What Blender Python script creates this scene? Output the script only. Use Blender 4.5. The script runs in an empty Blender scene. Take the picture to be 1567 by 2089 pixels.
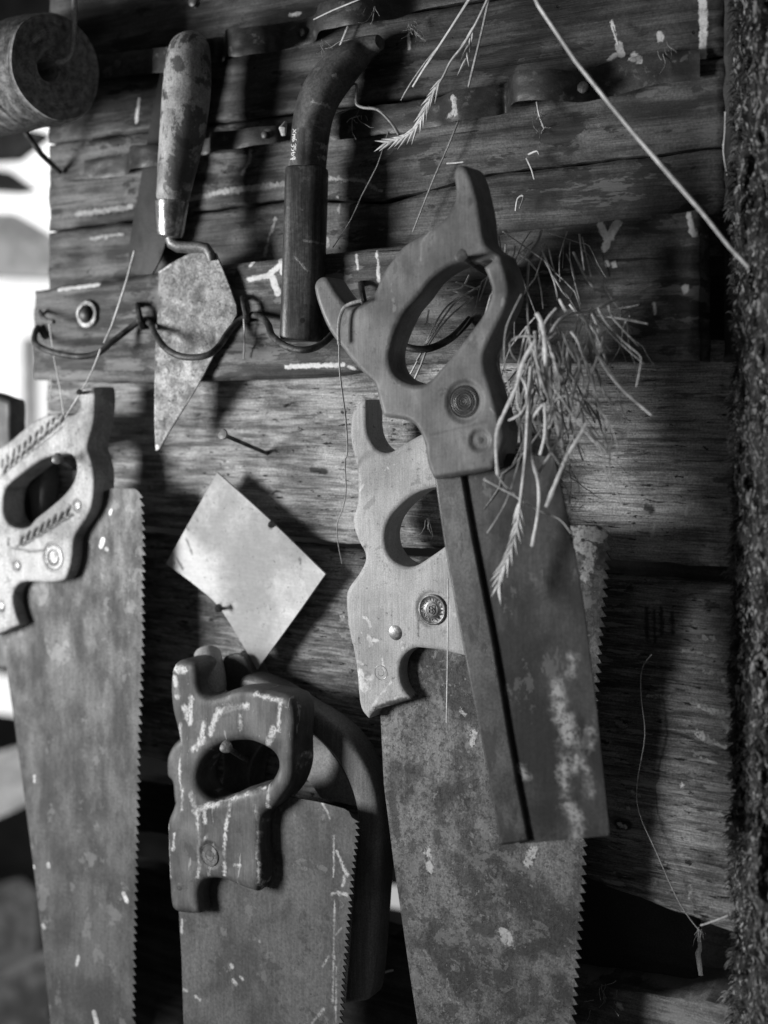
import bpy, bmesh, math, random
from mathutils import Vector, Matrix, noise
from mathutils.bvhtree import BVHTree
random.seed(11)
sc = bpy.context.scene
COL = sc.collection
rad = math.radians

# ---------------------------------------------------------------- camera geometry (wall face is the plane y = 0)
F, CX, HY, D, TH = 2600.0, 783.5, 800.0, 0.85, rad(30)
CAM = Vector((D*math.sin(TH), -D*math.cos(TH), 0))
RT = Vector((math.cos(TH), math.sin(TH), 0)); FW = Vector((-math.sin(TH), math.cos(TH), 0)); UP = Vector((0, 0, 1))
def ray(px, py): return FW + RT*((px-CX)/F) + UP*((HY-py)/F)
def P(px, py, d=0.0):
    r = ray(px, py); return CAM + r*((-d-CAM.y)/r.y)
def Q(px, py, t): return CAM + ray(px, py)*t
def S(px, d=0.0): return ((-d-CAM.y)/ray(px, 800).y)/F        # metres per pixel there
def TR(pts, ox, oy, s): return [(ox+p[0]/s, oy+p[1]/s)+tuple(p[2:]) for p in pts]

def spline(pts, closed=True, n=6):
    out = []; m = len(pts)
    for i in range(m if closed else m-1):
        p1 = pts[i]; p2 = pts[(i+1) % m]
        p0 = pts[(i-1) % m] if (closed or i > 0) else p1
        p3 = pts[(i+2) % m] if (closed or i+2 < m) else p2
        if len(p1) > 2 and p1[2]: p0 = p1
        if len(p2) > 2 and p2[2]: p3 = p2
        for k in range(n):
            t = k/n; t2 = t*t; t3 = t2*t
            out.append(tuple(0.5*((2*p1[j]) + (-p0[j]+p2[j])*t + (2*p0[j]-5*p1[j]+4*p2[j]-p3[j])*t2 + (-p0[j]+3*p1[j]-3*p2[j]+p3[j])*t3) for j in (0, 1)))
    if not closed: out.append(tuple(pts[-1][:2]))
    return out

# ---------------------------------------------------------------- objects
def tag(o, label=None, cat=None, group=None, kind=None):
    if label: o['label'] = label
    if cat: o['category'] = cat
    if group: o['group'] = group
    if kind: o['kind'] = kind
    return o
class Thing:
    def __init__(s, name, label, cat, base, group=None):
        s.b = Vector(base); s.o = bpy.data.objects.new(name, None); COL.objects.link(s.o)
        s.o.empty_display_size = 0.02; s.o.location = s.b; tag(s.o, label, cat, group)
    def part(s, name, me, mat, parent=None, label=None, kind=None):
        me.transform(Matrix.Translation(-s.b)); o = bpy.data.objects.new(name, me); COL.objects.link(o)
        o.parent = parent or s.o; me.materials.clear(); me.materials.append(mat); me.name = name
        tag(o, label, kind=kind); return o
def single(name, me, mat, label, cat, base, group=None, kind=None):
    b = Vector(base); me.transform(Matrix.Translation(-b)); o = bpy.data.objects.new(name, me); COL.objects.link(o)
    o.location = b; me.materials.clear(); me.materials.append(mat); me.name = name
    return tag(o, label, cat, group, kind)

class MB:
    def __init__(s): s.v = []; s.f = []
    def add(s, vs, fs):
        k = len(s.v); s.v += [tuple(v) for v in vs]; s.f += [tuple(i+k for i in f) for f in fs]
    def tube(s, pts, rs, seg=8, cap=True, sq=1.0, side=None, power=1.0):
        pts = [Vector(p) for p in pts]; n = len(pts)
        if not hasattr(rs, '__len__'): rs = [rs]*n
        if len(rs) == 2 and n != 2: rs = [rs[0]+(rs[1]-rs[0])*i/(n-1) for i in range(n)]
        nrm = side.copy() if side else None; vs = []; fs = []
        for i in range(n):
            t = (pts[min(i+1, n-1)]-pts[max(i-1, 0)])
            t = t.normalized() if t.length > 1e-9 else Vector((0, 0, 1))
            if nrm is None: nrm = t.cross(Vector((0.3, 0.9, 0.2)))
            nrm = nrm - t*nrm.dot(t)
            nrm = nrm.normalized() if nrm.length > 1e-9 else t.orthogonal().normalized()
            b = t.cross(nrm)
            for k in range(seg):
                a = 2*math.pi*k/seg; c, q = math.cos(a), math.sin(a)
                if power != 1.0:
                    c = math.copysign(abs(c)**power, c); q = math.copysign(abs(q)**power, q)
                vs.append(pts[i] + (nrm*c + b*q*sq)*rs[i])
        for i in range(n-1):
            for k in range(seg):
                a = i*seg+k; b2 = i*seg+(k+1) % seg
                fs.append((a, b2, b2+seg, a+seg))
        if cap: fs.append(tuple(reversed(range(seg)))); fs.append(tuple(range((n-1)*seg, n*seg)))
        s.add(vs, fs); return s
    def lathe(s, c, axis, prof, seg=48, fn=None):
        axis = Vector(axis).normalized(); u = axis.orthogonal().normalized() if abs(axis.z) > .9 else axis.cross(Vector((0, 0, 1))).normalized()
        w = axis.cross(u); vs = []; fs = []
        for i, (r, h) in enumerate(prof):
            for k in range(seg):
                a = 2*math.pi*k/seg; rr, hh = (r, h) if fn is None else fn(r, h, a, i)
                vs.append(Vector(c) + axis*hh + (u*math.cos(a)+w*math.sin(a))*rr)
        for i in range(len(prof)-1):
            for k in range(seg):
                a = i*seg+k; b = i*seg+(k+1) % seg; fs.append((a, b, b+seg, a+seg))
        fs.append(tuple(range((len(prof)-1)*seg, len(prof)*seg)))
        s.add(vs, fs); return s
    def box(s, c, h, rot=None):
        vs = []
        for x in (-1, 1):
            for y in (-1, 1):
                for z in (-1, 1):
                    q = Vector((x*h[0], y*h[1], z*h[2]))
                    if rot is not None: q = rot @ q
                    vs.append(Vector(c)+q)
        s.add(vs, [(0, 1, 3, 2), (4, 6, 7, 5), (0, 4, 5, 1), (2, 3, 7, 6), (0, 2, 6, 4), (1, 5, 7, 3)]); return s
    def mesh(s, smooth=True):
        me = bpy.data.meshes.new('m'); me.from_pydata([tuple(v) for v in s.v], [], s.f); me.update()
        bm = bmesh.new(); bm.from_mesh(me); bmesh.ops.recalc_face_normals(bm, faces=bm.faces)
        for e in bm.edges:
            if len(e.link_faces) == 2 and e.calc_face_angle(0) > rad(42): e.smooth = False
        for f in bm.faces: f.smooth = smooth
        bm.to_mesh(me); bm.free(); return me

def evaluated(me, mods):
    o = bpy.data.objects.new('tmp', me); COL.objects.link(o)
    for ty, kw in mods:
        m = o.modifiers.new(ty, ty)
        for k, v in kw.items(): setattr(m, k, v)
    dg = bpy.context.evaluated_depsgraph_get(); dg.update()
    out = bpy.data.meshes.new_from_object(o.evaluated_get(dg), depsgraph=dg)
    bpy.data.objects.remove(o); return out

def solid(outline, d, th, holes=(), rnd=0.001, remesh=None, smooth_it=4, n=6, dispf=None, dense=None):
    """outline traced on the front face (distance d+th/2 from the wall), extruded to its real thickness"""
    df = d+th/2
    cu = bpy.data.curves.new('c', 'CURVE'); cu.dimensions = '2D'; cu.fill_mode = 'BOTH'
    for lp in [outline]+list(holes):
        pts = lp if (dense is not None and lp is outline) else spline(lp, True, n)
        w = [P(x, y, df) for x, y in [q[:2] for q in pts]]
        sp = cu.splines.new('POLY'); sp.points.add(len(w)-1); sp.use_cyclic_u = True
        for i, q in enumerate(w): sp.points[i].co = (q.x, q.z, 0, 1)
    cu.extrude = max(th/2-rnd, 1e-5); cu.bevel_depth = rnd; cu.bevel_resolution = 3; cu.offset = -rnd if remesh is None else -rnd*0.8
    o = bpy.data.objects.new('c', cu); COL.objects.link(o)
    dg = bpy.context.evaluated_depsgraph_get(); dg.update()
    me = bpy.data.meshes.new_from_object(o.evaluated_get(dg), depsgraph=dg)
    bpy.data.objects.remove(o)
    bm = bmesh.new(); bm.from_mesh(me); bmesh.ops.remove_doubles(bm, verts=bm.verts, dist=1e-6); bm.to_mesh(me); bm.free()
    if remesh:
        me = evaluated(me, [('REMESH', dict(mode='VOXEL', voxel_size=remesh)), ('SMOOTH', dict(iterations=smooth_it, factor=0.5))])
    me.transform(Matrix(((1, 0, 0, 0), (0, 0, -1, -d), (0, 1, 0, 0), (0, 0, 0, 1))))
    if dispf:
        for v in me.vertices: v.co = dispf(v.co.copy(), -v.co.y > d+th*0.22)
    bm = bmesh.new(); bm.from_mesh(me)
    for f in bm.faces: f.smooth = True
    if not remesh:
        for e in bm.edges:
            if len(e.link_faces) == 2 and e.calc_face_angle(0) > rad(38): e.smooth = False
    bm.to_mesh(me); bm.free()
    if not remesh: me = evaluated(me, [('WEIGHTED_NORMAL', dict(keep_sharp=True))])
    return me

def segd(p, a, b):
    ab = (b[0]-a[0], b[1]-a[1]); l = ab[0]**2+ab[1]**2
    h = 0 if l < 1e-12 else max(0, min(1, ((p[0]-a[0])*ab[0]+(p[1]-a[1])*ab[1])/l))
    return math.hypot(p[0]-a[0]-ab[0]*h, p[1]-a[1]-ab[1]*h)

# ---------------------------------------------------------------- materials (all neutral: the place is seen in black and white)
def nd(nt, ty, ins=None, **props):
    n = nt.nodes.new(ty)
    for k, v in props.items(): setattr(n, k, v)
    for k, v in (ins or {}).items():
        if isinstance(v, bpy.types.NodeSocket): nt.links.new(v, n.inputs[k])
        else: n.inputs[k].default_value = v
    return n
def mth(nt, op, a, b=0.0, clamp=False):
    n = nt.nodes.new('ShaderNodeMath'); n.operation = op; n.use_clamp = clamp
    for i, v in enumerate((a, b)):
        if isinstance(v, bpy.types.NodeSocket): nt.links.new(v, n.inputs[i])
        else: n.inputs[i].default_value = v
    return n.outputs[0]
def mr(nt, v, a, b, c=0.0, d=1.0):
    n = nd(nt, 'ShaderNodeMapRange', {0: v, 1: a, 2: b, 3: c, 4: d}, interpolation_type='SMOOTHSTEP'); return n.outputs[0]
def mixf(nt, f, a, b):
    n = nt.nodes.new('ShaderNodeMix'); n.data_type = 'FLOAT'
    for k, v in ((0, f), (2, a), (3, b)):
        if isinstance(v, bpy.types.NodeSocket): nt.links.new(v, n.inputs[k])
        else: n.inputs[k].default_value = v
    return n.outputs[0]
CG = bpy.data.node_groups.new('mark', 'ShaderNodeTree')
for nm, ty in (('P', 'NodeSocketVector'), ('A', 'NodeSocketVector'), ('B', 'NodeSocketVector'), ('I', 'NodeSocketFloat'), ('R', 'NodeSocketFloat')):
    CG.interface.new_socket(nm, in_out='INPUT', socket_type=ty)
CG.interface.new_socket('V', in_out='OUTPUT', socket_type='NodeSocketVector')
_i = CG.nodes.new('NodeGroupInput'); _o = CG.nodes.new('NodeGroupOutput')
_x = nd(CG, 'ShaderNodeSeparateXYZ', {0: _i.outputs[0]})
_f = nd(CG, 'ShaderNodeVectorMath', {0: _i.outputs[0], 1: (1, 0, 1)}, operation='MULTIPLY')
_s = nd(CG, 'ShaderNodeVectorMath', {0: _f.outputs[0], 1: _i.outputs[1]}, operation='SUBTRACT')
_d = nd(CG, 'ShaderNodeVectorMath', {0: _s.outputs[0], 1: _i.outputs[2]}, operation='DOT_PRODUCT')
_h = mth(CG, 'MULTIPLY', _d.outputs['Value'], _i.outputs[3], True)
_k = nd(CG, 'ShaderNodeVectorMath', {0: _i.outputs[2], 'Scale': _h}, operation='SCALE')
_e = nd(CG, 'ShaderNodeVectorMath', {0: _s.outputs[0], 1: _k.outputs[0]}, operation='SUBTRACT')
_l = nd(CG, 'ShaderNodeVectorMath', {0: _e.outputs[0]}, operation='LENGTH')
_m = mth(CG, 'MINIMUM', _x.outputs[1], mth(CG, 'SUBTRACT', _l.outputs['Value'], _i.outputs[4]))
CG.links.new(nd(CG, 'ShaderNodeCombineXYZ', {0: _x.outputs[0], 1: _m, 2: _x.outputs[2]}).outputs[0], _o.inputs[0])

def marks_mask(nt, pos, marks, d, warp=0.0012, soft=0.0006, wsc=260.0):
    _q = nd(nt, 'ShaderNodeSeparateXYZ', {0: pos})
    cur = nd(nt, 'ShaderNodeCombineXYZ', {0: _q.outputs[0], 1: 10.0, 2: _q.outputs[2]}).outputs[0]
    for (x0, y0, x1, y1, r) in marks:
        a = P(x0, y0, d); b = P(x1, y1, d); B = Vector((b.x-a.x, 0, b.z-a.z)); L = max(B.length_squared, 1e-10)
        g = nt.nodes.new('ShaderNodeGroup'); g.node_tree = CG
        nt.links.new(cur, g.inputs[0]); g.inputs[1].default_value = (a.x, 0, a.z); g.inputs[2].default_value = tuple(B)
        g.inputs[3].default_value = 1/L; g.inputs[4].default_value = r*S(x0, d)
        cur = g.outputs[0]
    cur = nd(nt, 'ShaderNodeSeparateXYZ', {0: cur}).outputs[1]
    nz = nd(nt, 'ShaderNodeTexNoise', {'Vector': pos, 'Scale': wsc, 'Detail': 6.0, 'Roughness': .74}).outputs[0]
    w = mth(nt, 'MULTIPLY', mth(nt, 'SUBTRACT', nz, 0.5), warp*4)
    return mr(nt, mth(nt, 'ADD', cur, w), -soft, soft, 1.0, 0.0)

def mat(name, lo, hi, sc3=(60, 60, 60), blotch=22.0, bw=.5, fine=900.0, fw=.35, rough=.65, metal=0.0, bump=.5, bd=.0008, contrast=(.42, .58),
        cracks=None, holes=0.0, specks=0.0, speckv=.6, spsc=180.0, pits=0.0, marks=None, md=0.0, mv=.7, mwarp=.0012, msoft=.0006, mwsc=260.0, dark=None, dv=.02, dwarp=.0012, dsoft=.001, dist=0.0, spec=.4, rlo=None, grain=None, gw=.35, peel=None, mb0=.45, mb1=.55):
    m = bpy.data.materials.new(name); m.use_nodes = True; nt = m.node_tree; nt.nodes.clear()
    out = nt.nodes.new('ShaderNodeOutputMaterial'); bs = nt.nodes.new('ShaderNodeBsdfPrincipled'); nt.links.new(bs.outputs[0], out.inputs[0])
    pos = nt.nodes.new('ShaderNodeNewGeometry').outputs['Position']
    v1 = nd(nt, 'ShaderNodeVectorMath', {0: pos, 1: sc3}, operation='MULTIPLY').outputs[0]
    n1 = nd(nt, 'ShaderNodeTexNoise', {'Vector': v1, 'Scale': 1.0, 'Detail': 10.0, 'Roughness': .68, 'Distortion': dist}).outputs[0]
    n2 = nd(nt, 'ShaderNodeTexNoise', {'Vector': pos, 'Scale': blotch, 'Detail': 6.0, 'Roughness': .6, 'Distortion': .4}).outputs[0]
    n3 = nd(nt, 'ShaderNodeTexNoise', {'Vector': pos, 'Scale': fine, 'Detail': 2.0, 'Roughness': .7}).outputs[0]
    f = mth(nt, 'ADD', mth(nt, 'MULTIPLY', n1, 1-bw), mth(nt, 'MULTIPLY', n2, bw))
    f = mr(nt, f, contrast[0], contrast[1])
    c = mixf(nt, f, lo, hi)
    c = mth(nt, 'MULTIPLY', c, mr(nt, n3, .25, .75, 1-fw, 1+fw))
    h = mth(nt, 'ADD', mth(nt, 'MULTIPLY', n1, .8), mth(nt, 'MULTIPLY', n3, .25))
    if grain:                                                       # fine fibres / scratches along one direction
        ng = nd(nt, 'ShaderNodeTexNoise', {'Vector': nd(nt, 'ShaderNodeVectorMath', {0: pos, 1: grain}, operation='MULTIPLY').outputs[0], 'Scale': 1.0, 'Detail': 4.0, 'Roughness': .7, 'Distortion': .15}).outputs[0]
        c = mth(nt, 'MULTIPLY', c, mr(nt, ng, .32, .68, 1-gw, 1+gw)); h = mth(nt, 'ADD', h, mth(nt, 'MULTIPLY', ng, .5))
    if peel:                                                        # crisp-edged stains and worn-through layers
        for sc_, th_, val, wt in peel:
            npl = nd(nt, 'ShaderNodeTexNoise', {'Vector': nd(nt, 'ShaderNodeVectorMath', {0: pos, 1: sc_}, operation='MULTIPLY').outputs[0], 'Scale': 1.0, 'Detail': 9.0, 'Roughness': .66, 'Distortion': .3}).outputs[0]
            k = mr(nt, npl, th_, th_+.018); c = mixf(nt, mth(nt, 'MULTIPLY', k, wt), c, val); h = mth(nt, 'ADD', h, mth(nt, 'MULTIPLY', k, .12 if val > .1 else -.12))
    if cracks:
        vc = nd(nt, 'ShaderNodeVectorMath', {0: pos, 1: cracks[0]}, operation='MULTIPLY').outputs[0]
        nc = nd(nt, 'ShaderNodeTexNoise', {'Vector': vc, 'Scale': 1.0, 'Detail': 7.0, 'Roughness': .68, 'Distortion': .25}).outputs[0]
        k = mr(nt, nc, cracks[1], cracks[1]-.018, 0.0, 1.0)       # low tail of the noise = open checks in the grain
        c = mixf(nt, mth(nt, 'MULTIPLY', k, .9), c, .008); h = mth(nt, 'SUBTRACT', h, mth(nt, 'MULTIPLY', k, 1.2))
    if holes > 0:
        vo = nd(nt, 'ShaderNodeTexVoronoi', {'Vector': nd(nt, 'ShaderNodeVectorMath', {0: pos, 1: (1, .01, 1)}, operation='MULTIPLY').outputs[0], 'Scale': 70.0})
        sel = mr(nt, nd(nt, 'ShaderNodeSeparateColor', {0: vo.outputs['Color']}).outputs[0], 1-holes, 1-holes+.01)
        k = mth(nt, 'MULTIPLY', mr(nt, vo.outputs['Distance'], .085, .05, 0.0, 1.0), sel)
        c = mixf(nt, k, c, .005); h = mth(nt, 'SUBTRACT', h, mth(nt, 'MULTIPLY', k, 1.5))
    if pits > 0:
        np_ = nd(nt, 'ShaderNodeTexNoise', {'Vector': pos, 'Scale': 330.0, 'Detail': 5.0, 'Roughness': .7}).outputs[0]
        k = mr(nt, np_, .60-pits*.1, .72-pits*.1)
        c = mixf(nt, mth(nt, 'MULTIPLY', k, .65), c, .03); h = mth(nt, 'SUBTRACT', h, mth(nt, 'MULTIPLY', k, .5))
    if specks > 0:
        ns = nd(nt, 'ShaderNodeTexNoise', {'Vector': nd(nt, 'ShaderNodeVectorMath', {0: pos, 1: (1, 1, .8)}, operation='MULTIPLY').outputs[0], 'Scale': spsc, 'Detail': 6.0, 'Roughness': .75}).outputs[0]
        nb = nd(nt, 'ShaderNodeTexNoise', {'Vector': pos, 'Scale': 16.0, 'Detail': 3.0}).outputs[0]
        th = mth(nt, 'SUBTRACT', .86-specks*.1, mth(nt, 'MULTIPLY', nb, .28))
        k = mr(nt, mth(nt, 'SUBTRACT', ns, th), 0.0, .05)
        c = mixf(nt, mth(nt, 'MULTIPLY', k, .75), c, speckv)
    if dark:
        k = marks_mask(nt, pos, dark, md, dwarp, dsoft); c = mixf(nt, mth(nt, 'MULTIPLY', k, .85), c, dv)
    if marks:
        k = marks_mask(nt, pos, marks, md, mwarp, msoft, mwsc)
        nb = nd(nt, 'ShaderNodeTexNoise', {'Vector': pos, 'Scale': 500.0, 'Detail': 4.0, 'Roughness': .7}).outputs[0]
        nb2 = nd(nt, 'ShaderNodeTexNoise', {'Vector': pos, 'Scale': 95.0, 'Detail': 3.0, 'Roughness': .6}).outputs[0]
        k2 = mth(nt, 'MULTIPLY', mth(nt, 'MULTIPLY', k, mr(nt, nb, .38, .50, mb0, 1.0)), mr(nt, nb2, .38, .55, mb1, 1.0))
        c = mixf(nt, k2, c, mv); h = mth(nt, 'ADD', h, mth(nt, 'MULTIPLY', k2, .5))
    nt.links.new(c, bs.inputs['Base Color'])
    nt.links.new(mr(nt, n1, .3, .7, rough+.1, (rlo if rlo is not None else rough-.1)), bs.inputs['Roughness'])
    bs.inputs['Metallic'].default_value = metal; bs.inputs['Specular IOR Level'].default_value = spec
    b = nd(nt, 'ShaderNodeBump', {'Strength': bump, 'Distance': bd, 'Height': h}); nt.links.new(b.outputs[0], bs.inputs['Normal'])
    return m
def emit(name, v):
    m = bpy.data.materials.new(name); m.use_nodes = True; nt = m.node_tree; nt.nodes.clear()
    out = nt.nodes.new('ShaderNodeOutputMaterial'); e = nd(nt, 'ShaderNodeEmission', {'Color': (1, 1, 1, 1), 'Strength': v})
    n = nd(nt, 'ShaderNodeTexNoise', {'Vector': nt.nodes.new('ShaderNodeNewGeometry').outputs['Position'], 'Scale': 3.0})
    nt.links.new(mr(nt, n.outputs[0], .3, .7, v*.7, v*1.2), e.inputs['Strength']); nt.links.new(e.outputs[0], out.inputs[0]); return m

# ---------------------------------------------------------------- boards
def lerp_poly(poly, x):
    if x <= poly[0][0]: a, b = poly[0], poly[1]
    elif x >= poly[-1][0]: a, b = poly[-2], poly[-1]
    else:
        for a, b in zip(poly, poly[1:]):
            if a[0] <= x <= b[0]: break
    return a[1]+(b[1]-a[1])*(x-a[0])/(b[0]-a[0])
def board(x0, x1, top, bot, d, th, seed=0, rel=.0008, ridge=0.0, edge=.0012, er=.003, dx=.0025, dz=.0014, cham=None):
    """x0,x1 pixel ends; top,bot pixel polylines on the board's front face at distance d"""
    tw = [(P(x, y, d).x, P(x, y, d).z) for x, y in top]; bw = [(P(x, y, d).x, P(x, y, d).z) for x, y in bot]
    X0, X1 = P(x0, 800, d).x, P(x1, 800, d).x; nx = max(2, int((X1-X0)/dx)); zt = lerp_poly(tw, X0); zb = lerp_poly(bw, X0)
    nz = max(4, int(max(abs(zt-zb), abs(lerp_poly(tw, X1)-lerp_poly(bw, X1)))/dz)); sv = Vector((seed*7.3, seed*3.1, 0))
    vs = []; fs = []; rows = nz+3
    for i in range(nx+1):
        x = X0+(X1-X0)*i/nx
        t = lerp_poly(tw, x)+noise.fractal(Vector((x*40, seed, 1)), 1, 2, 4)*edge; b = lerp_poly(bw, x)+noise.fractal(Vector((x*40, seed, 9)), 1, 2, 4)*edge
        ex = min(x-X0, X1-x)
        for j in range(-1, nz+2):
            jj = min(max(j, 0), nz); z = t+(b-t)*jj/nz
            e = min(abs(z-t), abs(z-b), ex+noise.noise(Vector((z*60, seed, 3)))*.001)
            r = max(0, 1-e/er); y = -d + er*.6*r*r
            y -= noise.fractal(Vector((x*9, 0, z*130))+sv, 1, 2, 4)*rel + noise.fractal(Vector((x*14, 4, z*20))+sv, 1, 2, 3)*rel*.8
            if ridge:
                ph = z*2*math.pi/.0042 + noise.fractal(Vector((x*5, 0, z*18))+sv, 1, 2, 3)*5
                y -= ridge*math.sin(ph)*(.6+.6*noise.noise(Vector((x*30, 2, z*60))))
            xx = x
            if i in (0, nx): xx += noise.noise(Vector((z*90, seed, 5)))*.0012*(1 if i else -1)
            if cham and t-z < cham[0]: y += cham[1]*(1-(t-z)/cham[0])
            if j in (-1, nz+1): y = -d+th
            vs.append((xx, y, z))
    for i in range(nx):
        for j in range(rows-1):
            a = i*rows+j; fs.append((a, a+1, a+rows+1, a+rows))
    for i in (0, nx):                                              # end grain
        k = len(vs)
        for j in range(nz+1): v = vs[i*rows+j+1]; vs.append((v[0], -d+th, v[2]))
        for j in range(nz): a = i*rows+j+1; fs.append((a, a+1, k+j+1, k+j))
    mb = MB(); mb.add(vs, fs); return mb.mesh()

G = 'weathered boards of the shed wall'
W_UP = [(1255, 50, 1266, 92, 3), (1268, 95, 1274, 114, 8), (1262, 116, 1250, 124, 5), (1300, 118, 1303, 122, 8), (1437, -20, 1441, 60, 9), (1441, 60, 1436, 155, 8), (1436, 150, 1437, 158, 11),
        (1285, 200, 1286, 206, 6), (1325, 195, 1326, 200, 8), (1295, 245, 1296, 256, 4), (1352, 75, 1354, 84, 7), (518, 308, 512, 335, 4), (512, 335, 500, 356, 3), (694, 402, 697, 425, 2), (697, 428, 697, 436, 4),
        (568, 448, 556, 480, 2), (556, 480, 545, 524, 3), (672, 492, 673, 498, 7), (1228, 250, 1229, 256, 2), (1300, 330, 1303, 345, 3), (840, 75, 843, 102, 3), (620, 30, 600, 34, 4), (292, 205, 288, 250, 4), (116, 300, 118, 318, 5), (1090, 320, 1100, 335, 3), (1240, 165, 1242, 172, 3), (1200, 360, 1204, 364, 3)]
W_LIT_ED = [(165, 438, 275, 424, 6), (380, 412, 460, 392, 5), (460, 392, 560, 380, 6), (560, 380, 680, 366, 5), (680, 366, 745, 370, 4), (745, 370, 785, 392, 3), (190, 488, 255, 478, 3), (300, 425, 380, 414, 4)]  # pale lines paint the light caught by worn ridges and split edges
W_RAIL = [(508, 570, 548, 562, 5), (548, 562, 572, 540, 6), (572, 530, 576, 556, 6), (556, 566, 566, 596, 8), (1224, 458, 1238, 486, 8), (1258, 456, 1244, 484, 10), (1243, 480, 1234, 508, 8), (1404, 436, 1412, 470, 5), (1412, 470, 1416, 478, 6),
          (1238, 534, 1239, 541, 4), (1252, 536, 1253, 542, 4), (1398, 588, 1399, 594, 7), (768, 512, 772, 540, 3), (772, 545, 773, 572, 4), (728, 520, 730, 548, 3), (120, 590, 200, 580, 4), (1335, 620, 1337, 640, 3), (514, 534, 512, 540, 5), (585, 748, 700, 744, 5), (710, 748, 720, 752, 3)]  # white paint splashes; the closing pair paints the lit lower edge
LIP = [(80, 720, 200, 730, 24), (90, 760, 250, 768, 16), (240, 745, 300, 768, 8)]
w_up = mat('weathered_shaded_boards', .011, .08, grain=(40, 40, 1100), peel=[((10, 10, 42), .58, .13, .5), ((16, 10, 60), .56, .012, .85)], sc3=(5, 40, 80), blotch=14, bw=.52, fine=700, rough=.6, bump=.65, cracks=((5, 10, 170), .345), holes=.3, marks=W_UP, mv=.8, contrast=(.42, .60), spec=.35, dist=.3, specks=.25, speckv=.25, mb0=.75, mb1=.7)  # stained boards; their dark base tone also carries the shade at the top
w_up2 = mat('weathered_worn_boards', .028, .14, grain=(40, 40, 1100), peel=[((9, 10, 45), .565, .20, .5), ((20, 10, 55), .56, .02, .85)], sc3=(5, 40, 80), blotch=14, bw=.55, fine=700, rough=.62, bump=.65, cracks=((5, 10, 170), .35), holes=.4, marks=W_UP[11:16]+W_LIT_ED+W_UP[16:19], mv=.45, mwarp=.0022, contrast=(.42, .58), spec=.35, dist=.3, specks=.2, speckv=.3)
w_rail = mat('weathered_rail_wood', .035, .14, grain=(40, 40, 1100), peel=[((10, 10, 50), .56, .24, .6), ((22, 10, 60), .57, .02, .8)], sc3=(6, 40, 90), blotch=18, bw=.5, rough=.6, bump=.7, cracks=((5, 10, 190), .35), marks=W_RAIL, md=.026, mv=.85, dist=.4, spec=.35, specks=.35, speckv=.35, mb0=.8, mb1=.75)
w_one = mat('bare_grooved_board', .12, .47, grain=(40, 40, 1100), gw=.4, peel=[((26, 10, 190), .60, .05, .6)], sc3=(16, 30, 190), blotch=20, bw=.42, rough=.75, bump=.8, bd=.0011, cracks=((85, 10, 330), .385), contrast=(.40, .60), spec=.25,
            marks=[(1406, 1028, 1400, 1050, 3), (1336, 1072, 1330, 1094, 4), (1150, 800, 1152, 801, 3)], mv=.7, dark=[(636, 958, 664, 962, 6), (1320, 1035, 1328, 1040, 8)], dv=.01, dist=.2)
W_TWO = [(1390, 1325, 1432, 1330, 4), (1440, 1336, 1470, 1338, 4), (1440, 1345, 1455, 1346, 4), (1324, 1418, 1368, 1423, 4), (1425, 1440, 1450, 1448, 7), (1450, 1450, 1486, 1458, 8), (1425, 1495, 1440, 1505, 8), (1445, 1512, 1480, 1524, 4), (1440, 1370, 1485, 1376, 4),
         (1420, 1540, 1460, 1556, 3), (1475, 1475, 1488, 1490, 6), (1320, 1230, 1345, 1228, 4), (1455, 1660, 1485, 1666, 4), (1285, 1614, 1306, 1622, 3), (1282, 1648, 1286, 1650, 3), (1395, 1602, 1396, 1606, 4), (1435, 1300, 1460, 1300, 4), (1265, 1680, 1276, 1684, 3), (1260, 1470, 1275, 1480, 4), (1410, 1806, 1412, 1830, 3), (1480, 1386, 1484, 1400, 6), (728, 1222, 735, 1228, 5), (700, 1260, 720, 1275, 6), (690, 1290, 712, 1300, 4), (668, 1462, 675, 1466, 4)]
w_two = mat('rough_sawn_board', .08, .31, grain=(40, 40, 1100), gw=.5, peel=[((30, 10, 190), .575, .42, .6), ((40, 10, 150), .60, .02, .7)], sc3=(22, 30, 230), blotch=15, bw=.48, rough=.75, bump=.9, bd=.0014, cracks=((75, 10, 300), .385), contrast=(.41, .61), spec=.25, marks=W_TWO, mv=.62, mwarp=.0026, specks=.7, speckv=.36, spsc=140, dark=[(1265, 1681, 1280, 1682, 11), (1320, 1240, 1322, 1300, 4), (1336, 1245, 1337, 1310, 3), (1350, 1240, 1352, 1295, 4), (1372, 1250, 1374, 1290, 4)], dist=.3, mb0=.2, mb1=.3)
w_dark = mat('dark_rear_board', .018, .06, (8, 30, 120), blotch=15, rough=.7, bump=.6, cracks=((8, 10, 160), .3), spec=.25)  # plain dark grained wood for everything set back behind the wall
w_mid = mat('grey_lower_board', .05, .2, grain=(40, 40, 1100), peel=[((14, 10, 60), .55, .28, .5)], sc3=(8, 30, 110), blotch=16, rough=.7, bump=.8, cracks=((10, 10, 180), .31), spec=.3, marks=[(1262, 2050, 1268, 2056, 5)], mv=.5, specks=.4, speckv=.3)

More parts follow.
